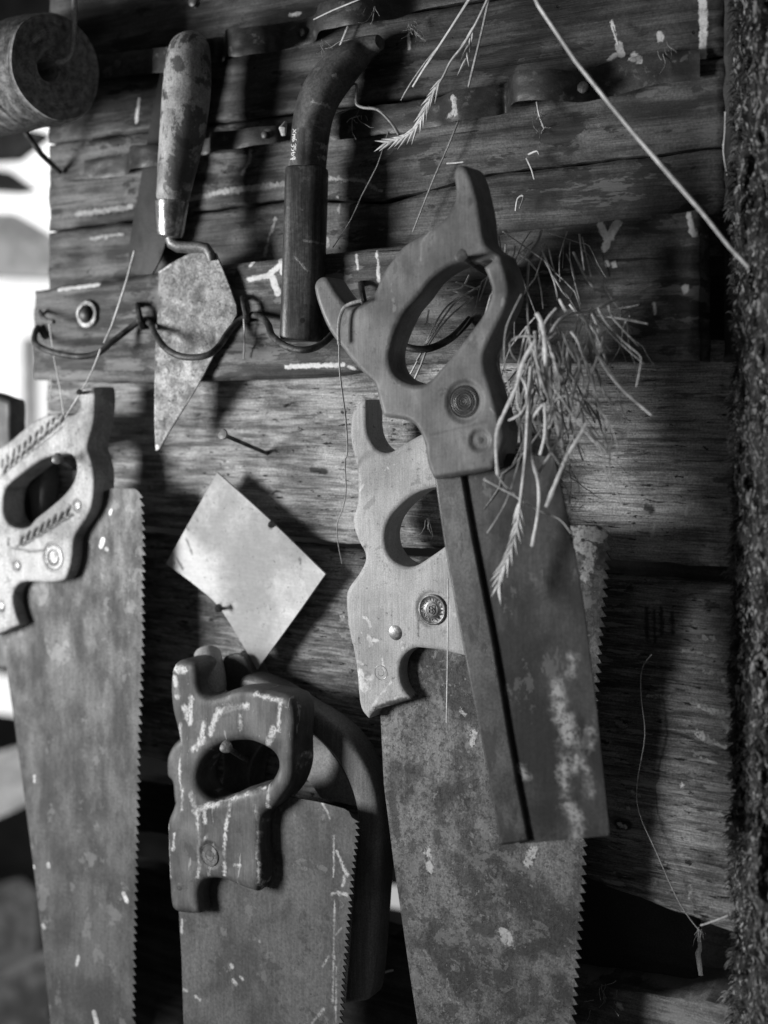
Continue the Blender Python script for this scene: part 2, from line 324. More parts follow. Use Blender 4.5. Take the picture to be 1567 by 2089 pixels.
wall = Thing('shed_wall', 'weathered plank wall of the shed that all the tools hang on', 'wall', P(783, 2200, 0))
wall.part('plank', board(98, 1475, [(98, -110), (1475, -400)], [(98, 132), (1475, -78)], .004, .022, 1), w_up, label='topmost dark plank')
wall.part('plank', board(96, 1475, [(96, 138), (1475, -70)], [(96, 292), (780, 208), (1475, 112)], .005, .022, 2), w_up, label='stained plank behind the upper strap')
wall.part('plank', board(98, 1477, [(98, 296), (780, 213), (1475, 117)], [(98, 470), (600, 404), (780, 410), (1000, 352), (1475, 297)], .004, .022, 3), w_up2, label='plank behind the lower strap')
wall.part('plank', board(97, 1476, [(97, 475), (600, 410), (780, 416), (1000, 357), (1475, 303)], [(97, 640), (1476, 520)], .003, .022, 4), w_up2, label='plank just above the rail')
wall.part('plank', board(92, 1640, [(92, 720), (1640, 690)], [(92, 1052), (340, 1078), (560, 1092), (740, 1112), (1240, 1142), (1490, 1158), (1640, 1168)], .0, .024, 5, rel=.0006, ridge=.00012, er=.004), w_one, label='pale grooved plank below the rail')
wall.part('plank', board(92, 1640, [(92, 1070), (340, 1096), (620, 1112), (740, 1130), (1240, 1176), (1490, 1196), (1640, 1212)], [(92, 1520), (300, 1545), (450, 1590), (655, 1645), (1190, 1790), (1510, 1910), (1640, 1960)], .001, .016, 6, rel=.0009, ridge=.00016, er=.003, cham=(.0085, .009)), w_two, label='wide rough plank with white flecks')
wall.part('plank', board(92, 1000, [(92, 1560), (760, 1672), (1000, 1700)], [(92, 1680), (760, 1744), (1000, 1775)], -.045, .02, 7), w_dark, label='dark plank set back')
wall.part('plank', board(92, 1000, [(92, 1720), (760, 1900), (1000, 1950)], [(92, 2200), (1000, 2260)], -.04, .02, 8), w_dark, label='dark plank set back at the bottom')
wall.part('panel', board(1150, 1420, [(1150, 1700), (1420, 1760)], [(1150, 2080), (1420, 2120)], -.03, .012, 9, rel=.0003), mat('smooth_dark_panel', .03, .05, (10, 10, 10), blotch=9, rough=.55, bump=.15, specks=.1, speckv=.3), label='smooth dark panel seen through the gap')
wall.part('plank', board(1040, 1640, [(1040, 1992), (1180, 2008), (1500, 2056), (1640, 2090)], [(1040, 2220), (1640, 2330)], .0, .05, 10, rel=.001), w_mid, label='bottom plank')
wall.part('gap_dark_sheet', MB().box((P(1100, 800, 0).x+.22, .13, -.10), (.34, .006, .62)).mesh(False), w_dark, label='dark sheet added behind the planks to blacken the gaps')  # dark sheet added behind the gaps so that they read black
wall.part('post', board(1476, 1640, [(1476, -400), (1640, -430)], [(1476, 740), (1640, 735)], .010, .05, 11, rel=.0005), mat('dark_post_wood', .012, .04, (80, 30, 8), rough=.7, bump=.5), label='dark upright post')  # post in a plain, very dark wood tone
wall.part('splinter', MB().tube([P(1427, 1898, -.02), P(1428, 1935, -.018), P(1424, 1945, -.018), P(1430, 1990, -.016)], [.0008, .0016, .0022, .0016], 6, sq=.4).mesh(), mat('split_wood', .08, .22, (300, 60, 20), rough=.6))
rail = Thing('tool_rail', 'thick weathered rail splashed with white paint across the boards', 'rail', P(70, 780, .026))
rail.part('rail_board', board(66, 1424, [(66, 592), (250, 568), (320, 556), (640, 520), (1424, 428)], [(66, 776), (260, 782), (640, 770), (800, 742), (1424, 736)], .026, .0245, 12, rel=.0007, er=.004, edge=.0009), w_rail)

# ---------------------------------------------------------------- metal hanging hardware
rust = mat('rusty_iron', .03, .11, (120, 120, 120), blotch=60, rough=.55, metal=.35, bump=.6, spec=.4)
rust_l = mat('worn_iron', .10, .24, (120, 120, 120), blotch=60, rough=.45, metal=.4, bump=.5)
band_m = mat('dark_leather', .016, .05, sc3=(90, 90, 200), blotch=40, rough=.5, bump=.5, spec=.5, rlo=.36, marks=[(936, 205, 940, 236, 7), (938, 236, 925, 240, 4), (1245, 118, 1270, 112, 3), (1290, 118, 1304, 120, 7)], md=.015, mv=.55, mwarp=.002, specks=.2, speckv=.25, fine=1200, fw=.4, peel=[((90, 40, 110), .60, .15, .5)])

def band(pts):
    """pts: (px, ytop, ybottom, d)"""
    n = 7; dense = []
    for i in range(len(pts)-1):
        p0 = pts[max(i-1, 0)]; p1 = pts[i]; p2 = pts[i+1]; p3 = pts[min(i+2, len(pts)-1)]
        for k in range(n):
            t = k/n; q = []
            for j in range(4):
                m1 = (p2[j]-p0[j])*.4; m2 = (p3[j]-p1[j])*.4
                q.append((2*t**3-3*t*t+1)*p1[j]+(t**3-2*t*t+t)*m1+(-2*t**3+3*t*t)*p2[j]+(t**3-t*t)*m2)
            dense.append(q)
    dense.append(pts[-1]); vs = []; fs = []; rows = 10
    for i, (x, a, b, d) in enumerate(dense):
        for side in (0, 1):
            for j in range(rows):
                u = j/(rows-1); w = abs(u-.5)*2; dd = d+(.0012 if side == 0 else -.0012) - (.0007*w**6 if side == 0 else -.0007*w**6)
                yy = a+(b-a)*u if side == 0 else b+(a-b)*u
                dd += noise.noise(Vector((x*.03, yy*.05, 3)))*.0007
                vs.append(P(x, yy+noise.noise(Vector((x*.02, side*0, 7)))*3, dd))
    R2 = rows*2
    for i in range(len(dense)-1):
        for j in range(R2): a = i*R2+j; b = i*R2+(j+1) % R2; fs.append((a, b, b+R2, a+R2))
    fs.append(tuple(range(R2))); fs.append(tuple(range((len(dense)-1)*R2, len(dense)*R2)))
    mb = MB(); mb.add(vs, fs); return mb.mesh()
def nailhead(mb, px, py, d, r, h=.0012):
    c = P(px, py, d); mb.lathe(c, (0, -1, 0), [(r*.9, -.004), (r*1.0, 0), (r*1.0, h*.6), (r*.8, h), (r*.01, h*1.15)], 20)
st = Thing('hanging_strap', 'upper dark leather strap nailed in loops across the boards', 'strap', P(420, 110, .006), 'dark straps nailed across the boards')
st.part('band', band([(60, 128, 176, .008), (195, 113, 162, .009), (262, 104, 154, .009), (306, 99, 150, .010), (314, 97, 148, .030), (345, 94, 146, .036), (400, 84, 134, .030), (435, 77, 128, .010), (456, 72, 124, .010), (463, 58, 114, .034), (490, 57, 114, .038), (545, 52, 108, .030), (590, 44, 98, .010), (640, 32, 86, .009), (655, 5, 62, .032), (720, -8, 50, .036), (800, -22, 40, .02), (850, -40, 22, .01), (960, -60, 0, .01)]), band_m)
for q in ((240, 130, .0105, .003), (615, 66, .011, .003)): b2 = MB(); nailhead(b2, *q); st.part('nail_head', b2.mesh(), rust)
st = Thing('hanging_strap', 'lower dark leather strap nailed in loops, splashed white on the right', 'strap', P(1000, 210, .006), 'dark straps nailed across the boards')
st.part('band', band([(172, 328, 360, .008), (200, 322, 364, .009), (258, 314, 356, .009), (266, 298, 346, .028), (290, 296, 342, .034), (330, 292, 336, .03), (360, 288, 328, .010), (424, 282, 314, .010), (432, 270, 308, .020), (500, 262, 300, .026), (560, 256, 292, .02), (600, 250, 286, .01), (700, 226, 284, .010), (800, 212, 272, .012), (890, 200, 258, .014), (930, 184, 246, .022), (1010, 174, 236, .018), (1034, 168, 228, .016), (1052, 146, 208, .036), (1110, 140, 204, .038), (1190, 144, 208, .026), (1250, 124, 196, .014), (1340, 108, 172, .012), (1428, 102, 162, .010)]), band_m)
for q in ((1190, 178, .029, .0035), (540, 275, .026, .0025)): b2 = MB(); nailhead(b2, *q); st.part('nail_head', b2.mesh(), rust)
# pale worn end of the strap fold
single('strap_end', MB().tube([P(583, 250, .030), P(577, 262, .034), P(579, 276, .032)], [.0012, .0028, .0016], 8).mesh(), mat('worn_leather_edge', .3, .5, (200, 200, 200), rough=.6), 'pale worn curl of leather left of the bent tool', 'strap end', P(580, 262, .03))

wire = Thing('wire_loops', 'wavy iron wire stapled along the rail to form hanging loops', 'wire', P(280, 645, .026))
wp = [(93, 690, .0275), (78, 668, .029), (70, 690, .036), (78, 705, .044), (110, 719, .050), (160, 727, .052), (200, 720, .048), (232, 695, .040), (275, 662, .030), (290, 652, .029), (308, 661, .032), (316, 680, .044), (340, 712, .054), (375, 728, .058), (418, 726, .055), (445, 708, .048), (470, 672, .036), (497, 648, .029), (522, 643, .031), (545, 658, .038), (556, 685, .048), (585, 707, .055), (620, 714, .056), (655, 703, .048), (690, 670, .036), (735, 622, .029), (760, 640, .034), (785, 680, .046), (820, 705, .052), (870, 712, .05), (920, 690, .04), (960, 650, .028)]
w3 = [P(*q) for q in wp]; pts = []
for i in range(len(w3)-1):
    p0 = w3[max(i-1, 0)]; p1 = w3[i]; p2 = w3[i+1]; p3 = w3[min(i+2, len(w3)-1)]
    for k in range(5):
        t = k/5; pts.append(.5*((2*p1)+(p2-p0)*t+(2*p0-5*p1+4*p2-p3)*t*t+(3*p1-p0-3*p2+p3)*t**3))
wire.part('wire', MB().tube(pts+[w3[-1]], .0023, 10).mesh(), rust)
for (x, y) in ((285, 643), (500, 628), (740, 600)):
    q = [P(x-4, y-22, .02), P(x-4, y-20, .031), P(x-2, y-8, .0345), P(x+2, y+12, .0345), P(x+4, y+24, .031), P(x+4, y+26, .02)]
    wire.part('staple', MB().tube(q, .0021, 8).mesh(), rust)
wire.part('hook_end', MB().tube([P(88, 650, .024), P(82, 636, .03), P(88, 648, .038), P(98, 655, .041), P(110, 656, .042)], [.0018]*5, 8).mesh(), rust_l)
b2 = MB(); nailhead(b2, 180, 641, .0275, .0088, .0020)
wa = Thing('washer_bolt', 'round bolt with washer set in the left end of the rail', 'bolt', P(180, 641, .026))
c = P(180, 641, .0262); s_ = S(180, .026)
wa.part('washer', MB().lathe(c, (0, -1, 0), [(.0105, -.001), (.0108, .001), (.0098, .0024), (.0070, .0024), (.0066, .0012)], 32).mesh(), rust_l)
wa.part('bolt_head', MB().lathe(c, (0, -1, 0), [(.0064, 0), (.0064, .003), (.005, .0055), (.002, .0066), (.0001, .0068)], 24).mesh(), rust)

def nail(label, head, foot, r=.0012, hr=.0036, m=None, group='nails driven into the boards'):
    h = Vector(head); f = Vector(foot); ax = (h-f).normalized()
    t = Thing('nail', label, 'nail', f, group)
    t.part('shank', MB().tube([f-ax*.004, f, h], r, 10).mesh(), rust)
    t.part('head', MB().lathe(h, ax, [(r, -.0006), (hr, 0), (hr*1.03, .0007), (hr*.9, .0012), (.0001, .0014)], 22, lambda rr, hh, a, i: (rr*(1+.06*math.sin(3*a)), hh)).mesh(), m or rust_l)
nail('long bare nail sticking out of the pale plank below the trowel', P(456, 887, .052), P(545, 925, 0.0), .0014, .0036)
nail('nail in the grip hole of the paint-dripped saw', P(462, 1524, .082), P(520, 1560, .0), .0018, .0040)
nail('nail through the handle of the front backsaw', P(942, 522, .112), P(1000, 560, .02), .0020, .0034)
nail('nail in the grip hole of the saw at the left edge', P(118, 936, .060), P(150, 955, .0), .0018, .0040)
nail('small dark nail at the upper right edge of the pale plate', P(554, 1070, .023), P(562, 1073, 0.0), .0012, .0024, rust)
nail('small dark nail at the lower left edge of the pale plate', P(446, 1241, .023), P(454, 1245, 0.0), .0013, .0028, rust)
nail('dark bent nail over the left saw handle', P(162, 800, .060), P(190, 806, .01), .0013, .002, rust)

# ---------------------------------------------------------------- saws
def teeth(edge, pitch, depth, jit=.15):
    """sawtooth polyline following edge (pixels, top to bottom), teeth pointing right with flat lower flank"""
    L = [0]
    for a, b in zip(edge, edge[1:]): L.append(L[-1]+math.hypot(b[0]-a[0], b[1]-a[1]))
    def at(s):
        s = min(max(s, 0), L[-1])
        for i in range(len(edge)-1):
            if s <= L[i+1]+1e-6:
                t = (s-L[i])/max(L[i+1]-L[i], 1e-6); return (edge[i][0]+(edge[i+1][0]-edge[i][0])*t, edge[i][1]+(edge[i+1][1]-edge[i][1])*t)
        return edge[-1]
    out = []; s = 0
    while s < L[-1]-pitch:
        p = pitch*(1+random.uniform(-jit, jit)*.5); a = at(s); b = at(s+p*.86); dd = depth*(1+random.uniform(-jit, jit))
        out += [a, (b[0]+dd, b[1])]; s += p
        q = at(s); out.append((q[0]+depth*.04, q[1]-p*.08))
    out.append(edge[-1]); return out
def disc(px, py, d, r, h=.0012, dome=False, rings=False, emblem=False):
    mb = MB(); c = P(px, py, d)
    if dome: prof = [(r, -.004), (r, 0), (r*.97, h*.5), (r*.75, h*1.0), (r*.4, h*1.4), (.0001, h*1.5)]
    elif rings:
        prof = [(r, -.004), (r, h), (r*.96, h*1.3)]
        k = .9
        while k > .05: prof.append((r*k, h*(1.0+.25*math.sin(k*40)))); k -= .03
        prof.append((.0001, h))
    else: prof = [(r, -.004), (r, h), (r*.95, h*1.3), (r*.88, h*1.3), (r*.84, h*.9), (r*.5, h*.9), (r*.47, h*1.15), (r*.42, h*1.15), (r*.40, h*.9), (.0001, h*.9)]
    mb.lathe(c, (0, -1, 0), prof, 40)
    if emblem:                                             # raised lettering round the rim and the monogram in the middle
        c2 = c+Vector((0, -h*1.05, 0)); rr = r*.68
        for k in range(17):
            a = k*2*math.pi/17; q = Vector((math.cos(a)*rr, 0, math.sin(a)*rr)); u = Vector((-math.sin(a), 0, math.cos(a))); w = Vector((math.cos(a), 0, math.sin(a))); g = r*.085
            mb.tube([c2+q-w*g-u*g*.6, c2+q+w*g-u*g*.6*(1 if k % 2 else -1), c2+q+w*g*(.2 if k % 3 else 1)+u*g*.7], r*.032, 5)
            if k % 3 == 0: mb.tube([c2+q-w*g+u*g*.5, c2+q+w*g+u*g*.5], r*.03, 5)
        def st_(p): mb.tube([c2+Vector((x*r, 0, z*r)) for x, z in p], r*.035, 5)
        st_([(-.2, .2), (-.2, -.22)]); st_([(-.2, .2), (-.02, .2), (.05, .1), (-.02, .01), (-.2, 0)]); st_([(-.02, 0), (.07, -.1), (0, -.22), (-.2, -.22)])
        st_([(.02, .27), (.22, .27), (.22, -.15), (.1, -.3)]); st_([(.08, .1), (.22, 0)])
    return mb.mesh()
def wear(grooves=(), rings=(), d=0.0, amp=.00025, gd=.0008):
    gs = [((P(a, b, d).x, P(a, b, d).z), (P(c_, e, d).x, P(c_, e, d).z), r*S(a, d)) for a, b, c_, e, r in grooves]
    rs = [((P(a, b, d).x, P(a, b, d).z), r0, r1) for a, b, r0, r1 in rings]
    def f(v, front):
        v = v + Vector((noise.noise(v*55), noise.noise(v*55+Vector((9, 0, 0))), noise.noise(v*55+Vector((0, 9, 0)))))*amp*2
        if front:
            p = (v.x, v.z)
            for a, b, r in gs:
                if abs(p[0]-a[0]) > .03 and abs(p[0]-b[0]) > .03: continue
                k = segd(p, a, b)
                if k < r: v.y += gd*(1-(k/r)**2)
            for c_, r0, r1 in rs:
                k = math.hypot(p[0]-c_[0], p[1]-c_[1])
                if k < r1+.0008: v.y += .0014*min(1, max(0, (r1+.0008-k)/.0012))
        return v
    return f
steel_l = mat('dull_grey_steel', .065, .125, grain=(700, 40, 30), gw=.10, peel=[((60, 20, 45), .60, .26, .4), ((45, 20, 60), .60, .07, .35)], sc3=(50, 50, 25), blotch=18, rough=.62, metal=.35, bump=.25, bd=.0004, specks=.25, speckv=.42, fine=500, fw=.22, pits=.25, spec=.3,
              marks=[(25, 1378, 26, 1390, 4), (82, 1580, 82, 1590, 3), (222, 1100, 218, 1112, 6), (228, 1118, 230, 1119, 4), (204, 2060, 210, 2085, 6), (264, 1818, 270, 1832, 5), (172, 1946, 168, 1962, 4), (100, 1882, 102, 1886, 4), (238, 1040, 236, 1046, 3), (78, 1762, 80, 1764, 4), (110, 1758, 111, 1762, 4)], md=.03, mv=.7, mwarp=.0006)
steel_m = mat('rust_pitted_steel', .05, .17, grain=(500, 60, 60), gw=.12, peel=[((55, 20, 70), .57, .21, .5), ((40, 20, 45), .565, .035, .6), ((150, 20, 170), .62, .30, .5)], sc3=(62, 62, 38), blotch=22, rough=.58, metal=.3, bump=.5, bd=.0005, specks=.95, speckv=.30, spsc=230, fine=750, fw=.4, pits=.8, spec=.45,
              marks=[(1175, 1085, 1228, 1092, 14), (1180, 1110, 1205, 1120, 14), (1205, 1125, 1195, 1175, 10), (874, 1735, 880, 1775, 7), (1030, 1905, 1035, 1912, 13), (968, 1495, 966, 1512, 8), (945, 1448, 950, 1456, 4), (1090, 1735, 1080, 1760, 9)], md=.03, mv=.48, mwarp=.0035, mwsc=330,
              dark=[(893, 1700, 895, 1715, 9), (975, 1890, 1000, 1900, 12), (1020, 1990, 1022, 2000, 14), (800, 1620, 812, 1700, 9)], dv=.05, mb0=.45, mb1=.75)
SM = TR([(1110, -10, 1135, 180, 36), (1160, 180, 1190, 330, 44), (1140, 330, 1160, 620, 22), (1235, 320, 1215, 470, 26), (1180, 690, 1225, 740, 34), (1215, 740, 1220, 850, 32), (1298, 250, 1306, 330, 8), (900, 470, 930, 510, 14), (1260, 420, 1300, 600, 16), (1200, -160, 1190, -60, 12)], 0, 0, 1)
steel_f = mat('dark_tarnished_steel', .018, .05, grain=(600, 60, 30), gw=.15, peel=[((60, 20, 40), .60, .13, .5), ((50, 20, 60), .58, .02, .5)], sc3=(30, 30, 14), blotch=22, rough=.6, metal=.35, bump=.35, bd=.0004, specks=.3, speckv=.18, fine=600, fw=.25, spec=.45,
              marks=[(740+a/2.798, 1400+b/2.798, 740+c_/2.798, 1400+e/2.798, r/2.798) for a, b, c_, e, r in SM], md=.085, mv=.34, mwarp=.004, msoft=.0035, mwsc=200, mb0=.25, mb1=.3)
steel_s = mat('drip_marked_steel', .07, .14, grain=(600, 60, 30), gw=.12, peel=[((70, 20, 60), .61, .22, .5), ((45, 20, 60), .59, .045, .5)], sc3=(45, 45, 25), blotch=18, rough=.5, metal=.3, bump=.3, bd=.0004, specks=.3, speckv=.28, fine=500, fw=.25, pits=.3, spec=.45,
              marks=[(300+a/2.489, 1250+b/2.489, 300+c_/2.489, 1250+e/2.489, r/2.489) for a, b, c_, e, r in
                     [(893, 968, 915, 1005, 6), (915, 1005, 932, 1045, 4), (952, 1130, 950, 1340, 3), (965, 1210, 1000, 1290, 6), (1000, 1290, 1018, 1330, 12), (1010, 1330, 995, 1385, 7), (940, 1428, 975, 1418, 5), (975, 1425, 1020, 1432, 8), (955, 1460, 946, 1960, 3), (946, 1960, 945, 1972, 6), (964, 1800, 960, 2085, 3), (955, 1640, 990, 1600, 3), (895, 1795, 925, 1745, 3), (250, 1950, 270, 1962, 8), (575, 1668, 578, 1670, 5), (900, 2010, 840, 2085, 4), (430, 1790, 436, 1800, 9), (440, 1868, 452, 1880, 10), (480, 1850, 486, 1860, 8), (190, 1915, 205, 1920, 9), (180, 1560, 178, 1620, 7), (950, 1740, 950, 1755, 6)]], md=.045, mv=.50, mwarp=.0012, msoft=.0009, mb0=.35, mb1=.5)
steel_back = mat('worn_steel_back', .05, .11, peel=[((80, 20, 30), .56, .03, .6)], sc3=(60, 60, 12), blotch=30, rough=.42, metal=.4, bump=.3, bd=.0004, specks=.5, speckv=.2, spec=.5)

# --- big handsaw in the middle
def C7(p): return TR(p, 680, 780, 2.5274)
ms = Thing('handsaw', 'large handsaw with pale worn handle hanging in the middle behind the backsaw', 'handsaw', P(905, 1250, .03), 'handsaws hanging on the wall')
mid_out = C7([(92, 200), (100, 150), (130, 108), (168, 90, 1), (168, 150), (172, 250), (200, 320), (240, 357), (290, 365), (350, 330), (440, 278), (530, 240), (620, 262), (700, 340), (735, 450), (720, 600), (735, 750), (760, 900), (740, 1050), (700, 1150), (690, 1300), (690, 1412, 1), (600, 1392), (480, 1372), (420, 1368), (370, 1400), (345, 1450), (342, 1520), (360, 1580), (400, 1636, 1), (330, 1655), (220, 1690), (182, 1735, 1), (145, 1690), (130, 1620), (120, 1500), (105, 1390), (75, 1250), (65, 1120), (80, 1060), (130, 990), (160, 930), (160, 880), (130, 820), (105, 750), (100, 700), (120, 640), (128, 560), (120, 450), (100, 360), (90, 280)])
mid_hole = C7([(530, 540), (450, 558), (380, 600), (310, 670), (270, 740), (262, 810), (280, 880), (320, 930), (380, 955), (430, 946), (500, 900), (565, 855), (640, 800), (700, 700), (690, 600), (620, 545)])
wood_mid = mat('pale_worn_handle_wood', .30, .52, grain=(1100, 1100, 40), gw=.14, peel=[((50, 20, 60), .61, .15, .5), ((90, 20, 70), .64, .72, .6)], sc3=(30, 30, 12), blotch=20, bw=.55, rough=.55, bump=.35, bd=.0004, fine=1100, fw=.2, specks=.15, speckv=.6, pits=.12, contrast=(.34, .66),
               marks=[(680+a/2.5274, 780+b/2.5274, 680+c_/2.5274, 780+e/2.5274, r/2.5274) for a, b, c_, e, r in [(150, 1210, 172, 1220, 5), (172, 1220, 195, 1260, 4), (185, 1310, 195, 1350, 11), (200, 1335, 230, 1330, 9), (140, 1500, 150, 1570, 20), (160, 1580, 170, 1560, 18), (175, 1530, 200, 1520, 12), (205, 1675, 235, 1620, 7), (235, 1620, 300, 1545, 4), (130, 1440, 150, 1450, 9), (626, 1195, 628, 1198, 6), (260, 1480, 250, 1430, 5)]], md=.041, mv=.72, mwarp=.002,
               dark=[(680+a/2.5274, 780+b/2.5274, 680+c_/2.5274, 780+e/2.5274, r/2.5274) for a, b, c_, e, r in [(215, 1680, 300, 1650, 12), (300, 1650, 400, 1635, 12), (440, 1230, 440, 1310, 2), (100, 360, 112, 520, 1), (130, 1320, 134, 1340, 4), (385, 345, 402, 345, 3)]], dv=.03, dwarp=.0015, mb0=.3, mb1=.4)
mr_ = [(882, 1244, 0, .0105), (808, 1290, 0, .0050), (779, 1372, 0, .0046)]
ms.part('handle', solid(mid_out, .030, .022, [mid_hole], rnd=.0022, remesh=.0011, smooth_it=3, dispf=wear((), [(882.6, 1243.7, 0, .0108)], .041, .0002)), wood_mid)
edge = [(1240, 1086), (1238, 1120), (1230, 1200), (1222, 1300), (1211, 1420), (1200, 1560), (1189, 1720), (1186, 1790), (1178, 1900), (1165, 2089), (1155, 2190)]
blade = [(776, 1455), (783, 1600), (803, 1760), (838, 2000), (868, 2190)][::-1] + [(768, 1440), (770, 1330), (880, 1200), (1000, 1075), (1160, 1072), (1215, 1070), (1232, 1078)] + teeth(edge, 19.5, 11)
ms.part('blade', solid(blade, .0305, .0011, rnd=.0001, dense=1), steel_m)
brass = mat('tarnished_medallion', .07, .20, (200, 200, 200), blotch=120, rough=.4, metal=.5, bump=.4, bd=.0003)
iron_s = mat('tarnished_screw', .08, .24, (200, 200, 200), blotch=160, rough=.4, metal=.5, bump=.5, bd=.0003, specks=.6, speckv=.5)
ms.part('medallion', disc(882.6, 1243.7, .0400, .0095, .0008, emblem=True), brass)
ms.part('screw', disc(808, 1290, .0405, .0052, .0007, dome=True), iron_s); ms.part('screw', disc(778, 1372, .0405, .0048, .0004), iron_s)

# --- backsaw in front
def C4(p): return TR(p, 600, 320, 2.2386)
fs_ = Thing('backsaw', 'dark backsaw with broken curled handle and steel spine hanging foremost', 'backsaw', P(980, 900, .085), 'handsaws hanging on the wall')
fr_out = C4([(735, 62), (752, 40), (782, 46), (808, 95), (830, 170), (850, 260), (858, 340), (868, 395), (900, 428), (938, 448, 1), (880, 462), (838, 478, 1), (805, 470), (760, 475), (700, 500), (620, 560), (560, 640), (500, 710), (455, 800), (430, 880), (435, 950), (465, 1005), (520, 1036), (570, 1041), (620, 1024), (680, 960), (760, 860), (850, 740), (890, 660), (900, 600), (885, 545), (866, 505, 1), (905, 478), (945, 462, 1), (968, 520), (982, 600), (965, 690), (925, 770), (884, 850), (868, 910), (872, 970), (890, 1040), (915, 1120), (935, 1190), (955, 1260), (945, 1330), (915, 1400), (908, 1425), (780, 1452), (640, 1470, 1), (622, 1430), (605, 1380), (590, 1300), (565, 1240), (530, 1210), (480, 1195), (405, 1182, 1), (385, 1120), (365, 1040), (330, 1000), (270, 940), (215, 870), (165, 800), (120, 700), (92, 610), (92, 578), (112, 556), (142, 553), (165, 580), (190, 620), (225, 662), (260, 684), (300, 675), (340, 650), (370, 610), (400, 540), (440, 480), (500, 410), (580, 355), (650, 310), (700, 270), (730, 220), (740, 160), (734, 100)])
wood_f = mat('smooth_dark_handle_wood', .095, .18, grain=(900, 900, 50), gw=.16, peel=[((60, 20, 45), .60, .05, .5), ((120, 60, 90), .65, .30, .5)], sc3=(40, 40, 14), blotch=22, bw=.65, rough=.5, bump=.25, bd=.0004, fine=700, fw=.12, pits=.08,
             marks=[(600+a/2.2386, 320+b/2.2386, 600+c_/2.2386, 320+e/2.2386, r/2.2386) for a, b, c_, e, r in [(620, 335, 595, 370, 5), (595, 370, 582, 400, 7), (582, 400, 578, 470, 5), (480, 1041, 482, 1042, 4), (388, 1120, 398, 1165, 4), (955, 650, 952, 675, 9), (900, 1150, 915, 1170, 4)]], md=.096, mv=.32, mwarp=.0006,
             dark=[(600+a/2.2386, 320+b/2.2386, 600+c_/2.2386, 320+e/2.2386, r/2.2386) for a, b, c_, e, r in [(805, 195, 808, 210, 10), (640, 1465, 900, 1425, 10), (615, 420, 616, 424, 5), (620, 1270, 880, 1210, 4)]], dv=.06, dwarp=.0012, dsoft=.0015)
cq = C4([(778, 1118), (848, 1295)])
fs_.part('handle', solid(fr_out, .085, .022, rnd=.0024, remesh=.0011, smooth_it=3, dispf=wear((), [(cq[0][0], cq[0][1], 0, .0112), (cq[1][0], cq[1][1], 0, .0056)], .096, .0004)), wood_f)
dkm = mat('dark_medallion', .07, .13, (200, 200, 200), blotch=100, rough=.38, metal=.4, bump=.4, bd=.0003)
fs_.part('medallion', disc(cq[0][0], cq[0][1], .0940, .0092, .0009, rings=True), dkm)
fs_.part('screw', disc(cq[1][0], cq[1][1], .0944, .0046, .0005, dome=True), dkm)
fblade = [(905, 940), (950, 940), (1040, 925), (1128, 932)] + teeth([(1130, 935), (1163, 1080), (1192, 1250), (1217, 1450), (1243, 1702)], 5.5, 2.2) + [(1240, 1705), (1170, 1712), (1060, 1722)]
fs_.part('blade', solid(fblade, .0850, .0011, rnd=.0001, dense=1), steel_f)
fs_.part('steel_back', solid([(882, 950, 1), (940, 950, 1), (962, 1080), (1010, 1330), (1045, 1540), (1079, 1716, 1), (1050, 1722), (1020, 1726, 1), (990, 1560), (945, 1330), (905, 1110)], .0850, .0066, rnd=.0016), steel_back)

# --- saw at the left edge
def C5(p): return TR(p, 0, 760, 3.134)
ls = Thing('handsaw', 'big handsaw with carved leaf pattern handle at the left edge', 'handsaw', P(150, 1100, .035), 'handsaws hanging on the wall')
lo_ = C5([(597, 95, 1), (604, 150), (600, 250), (590, 340), (572, 400), (556, 480), (578, 560), (596, 650), (597, 750), (583, 850), (550, 930), (500, 1000), (470, 1060), (462, 1120), (455, 1200), (440, 1270), (405, 1325), (300, 1340), (180, 1335), (120, 1350), (86, 1400), (80, 1470), (100, 1550), (122, 1610, 1), (60, 1640), (0, 1665), (-120, 1690), (-220, 1600), (-250, 1300), (-260, 1000), (-220, 700), (-100, 550), (0, 480), (60, 440), (130, 380), (220, 310), (300, 275), (400, 268), (450, 275), (495, 250), (506, 200), (500, 140), (520, 104)])
lh_ = C5([(430, 515), (340, 528), (250, 562), (130, 650), (50, 720), (20, 800), (20, 900), (50, 970), (110, 1000), (180, 985), (230, 930), (320, 860), (400, 790), (460, 710), (485, 640), (485, 585), (465, 540)])
gr = []
for i in range(11):
    x = 25+i*36; y = 640-i*31
    jx, jy = random.uniform(-6, 6), random.uniform(-12, 12)
    gr += [(x, y, x+30+jx, y-50+jy, 8), (x+8, y-14, x+20+jx, y-38+jy, 10.5), (x-10, y-34, x-4+jy, y-82+jx, 7), (x-8, y-48, x-5, y-66, 9)]
for i in range(8):
    x = 130+i*42; y = 1095-i*26
    jx, jy = random.uniform(-6, 6), random.uniform(-8, 8)
    gr += [(x, y, x+26+jx, y-50+jy, 7), (x+7, y-14, x+18, y-36, 10), (x+10, y+8, x+56+jy, y-8+jx, 7), (x+22, y+4, x+40, y-2, 9)]
gr += [(110, 1115, 440, 905, 5), (10, 660, 400, 350, 4), (55, 1105, 60, 1060, 6), (60, 1120, 180, 1140, 5), (180, 1145, 300, 1140, 6)]
gpx = [(a/3.134, 760+b/3.134, c_/3.134, 760+e/3.134, r/3.134*1.25) for a, b, c_, e, r in gr]
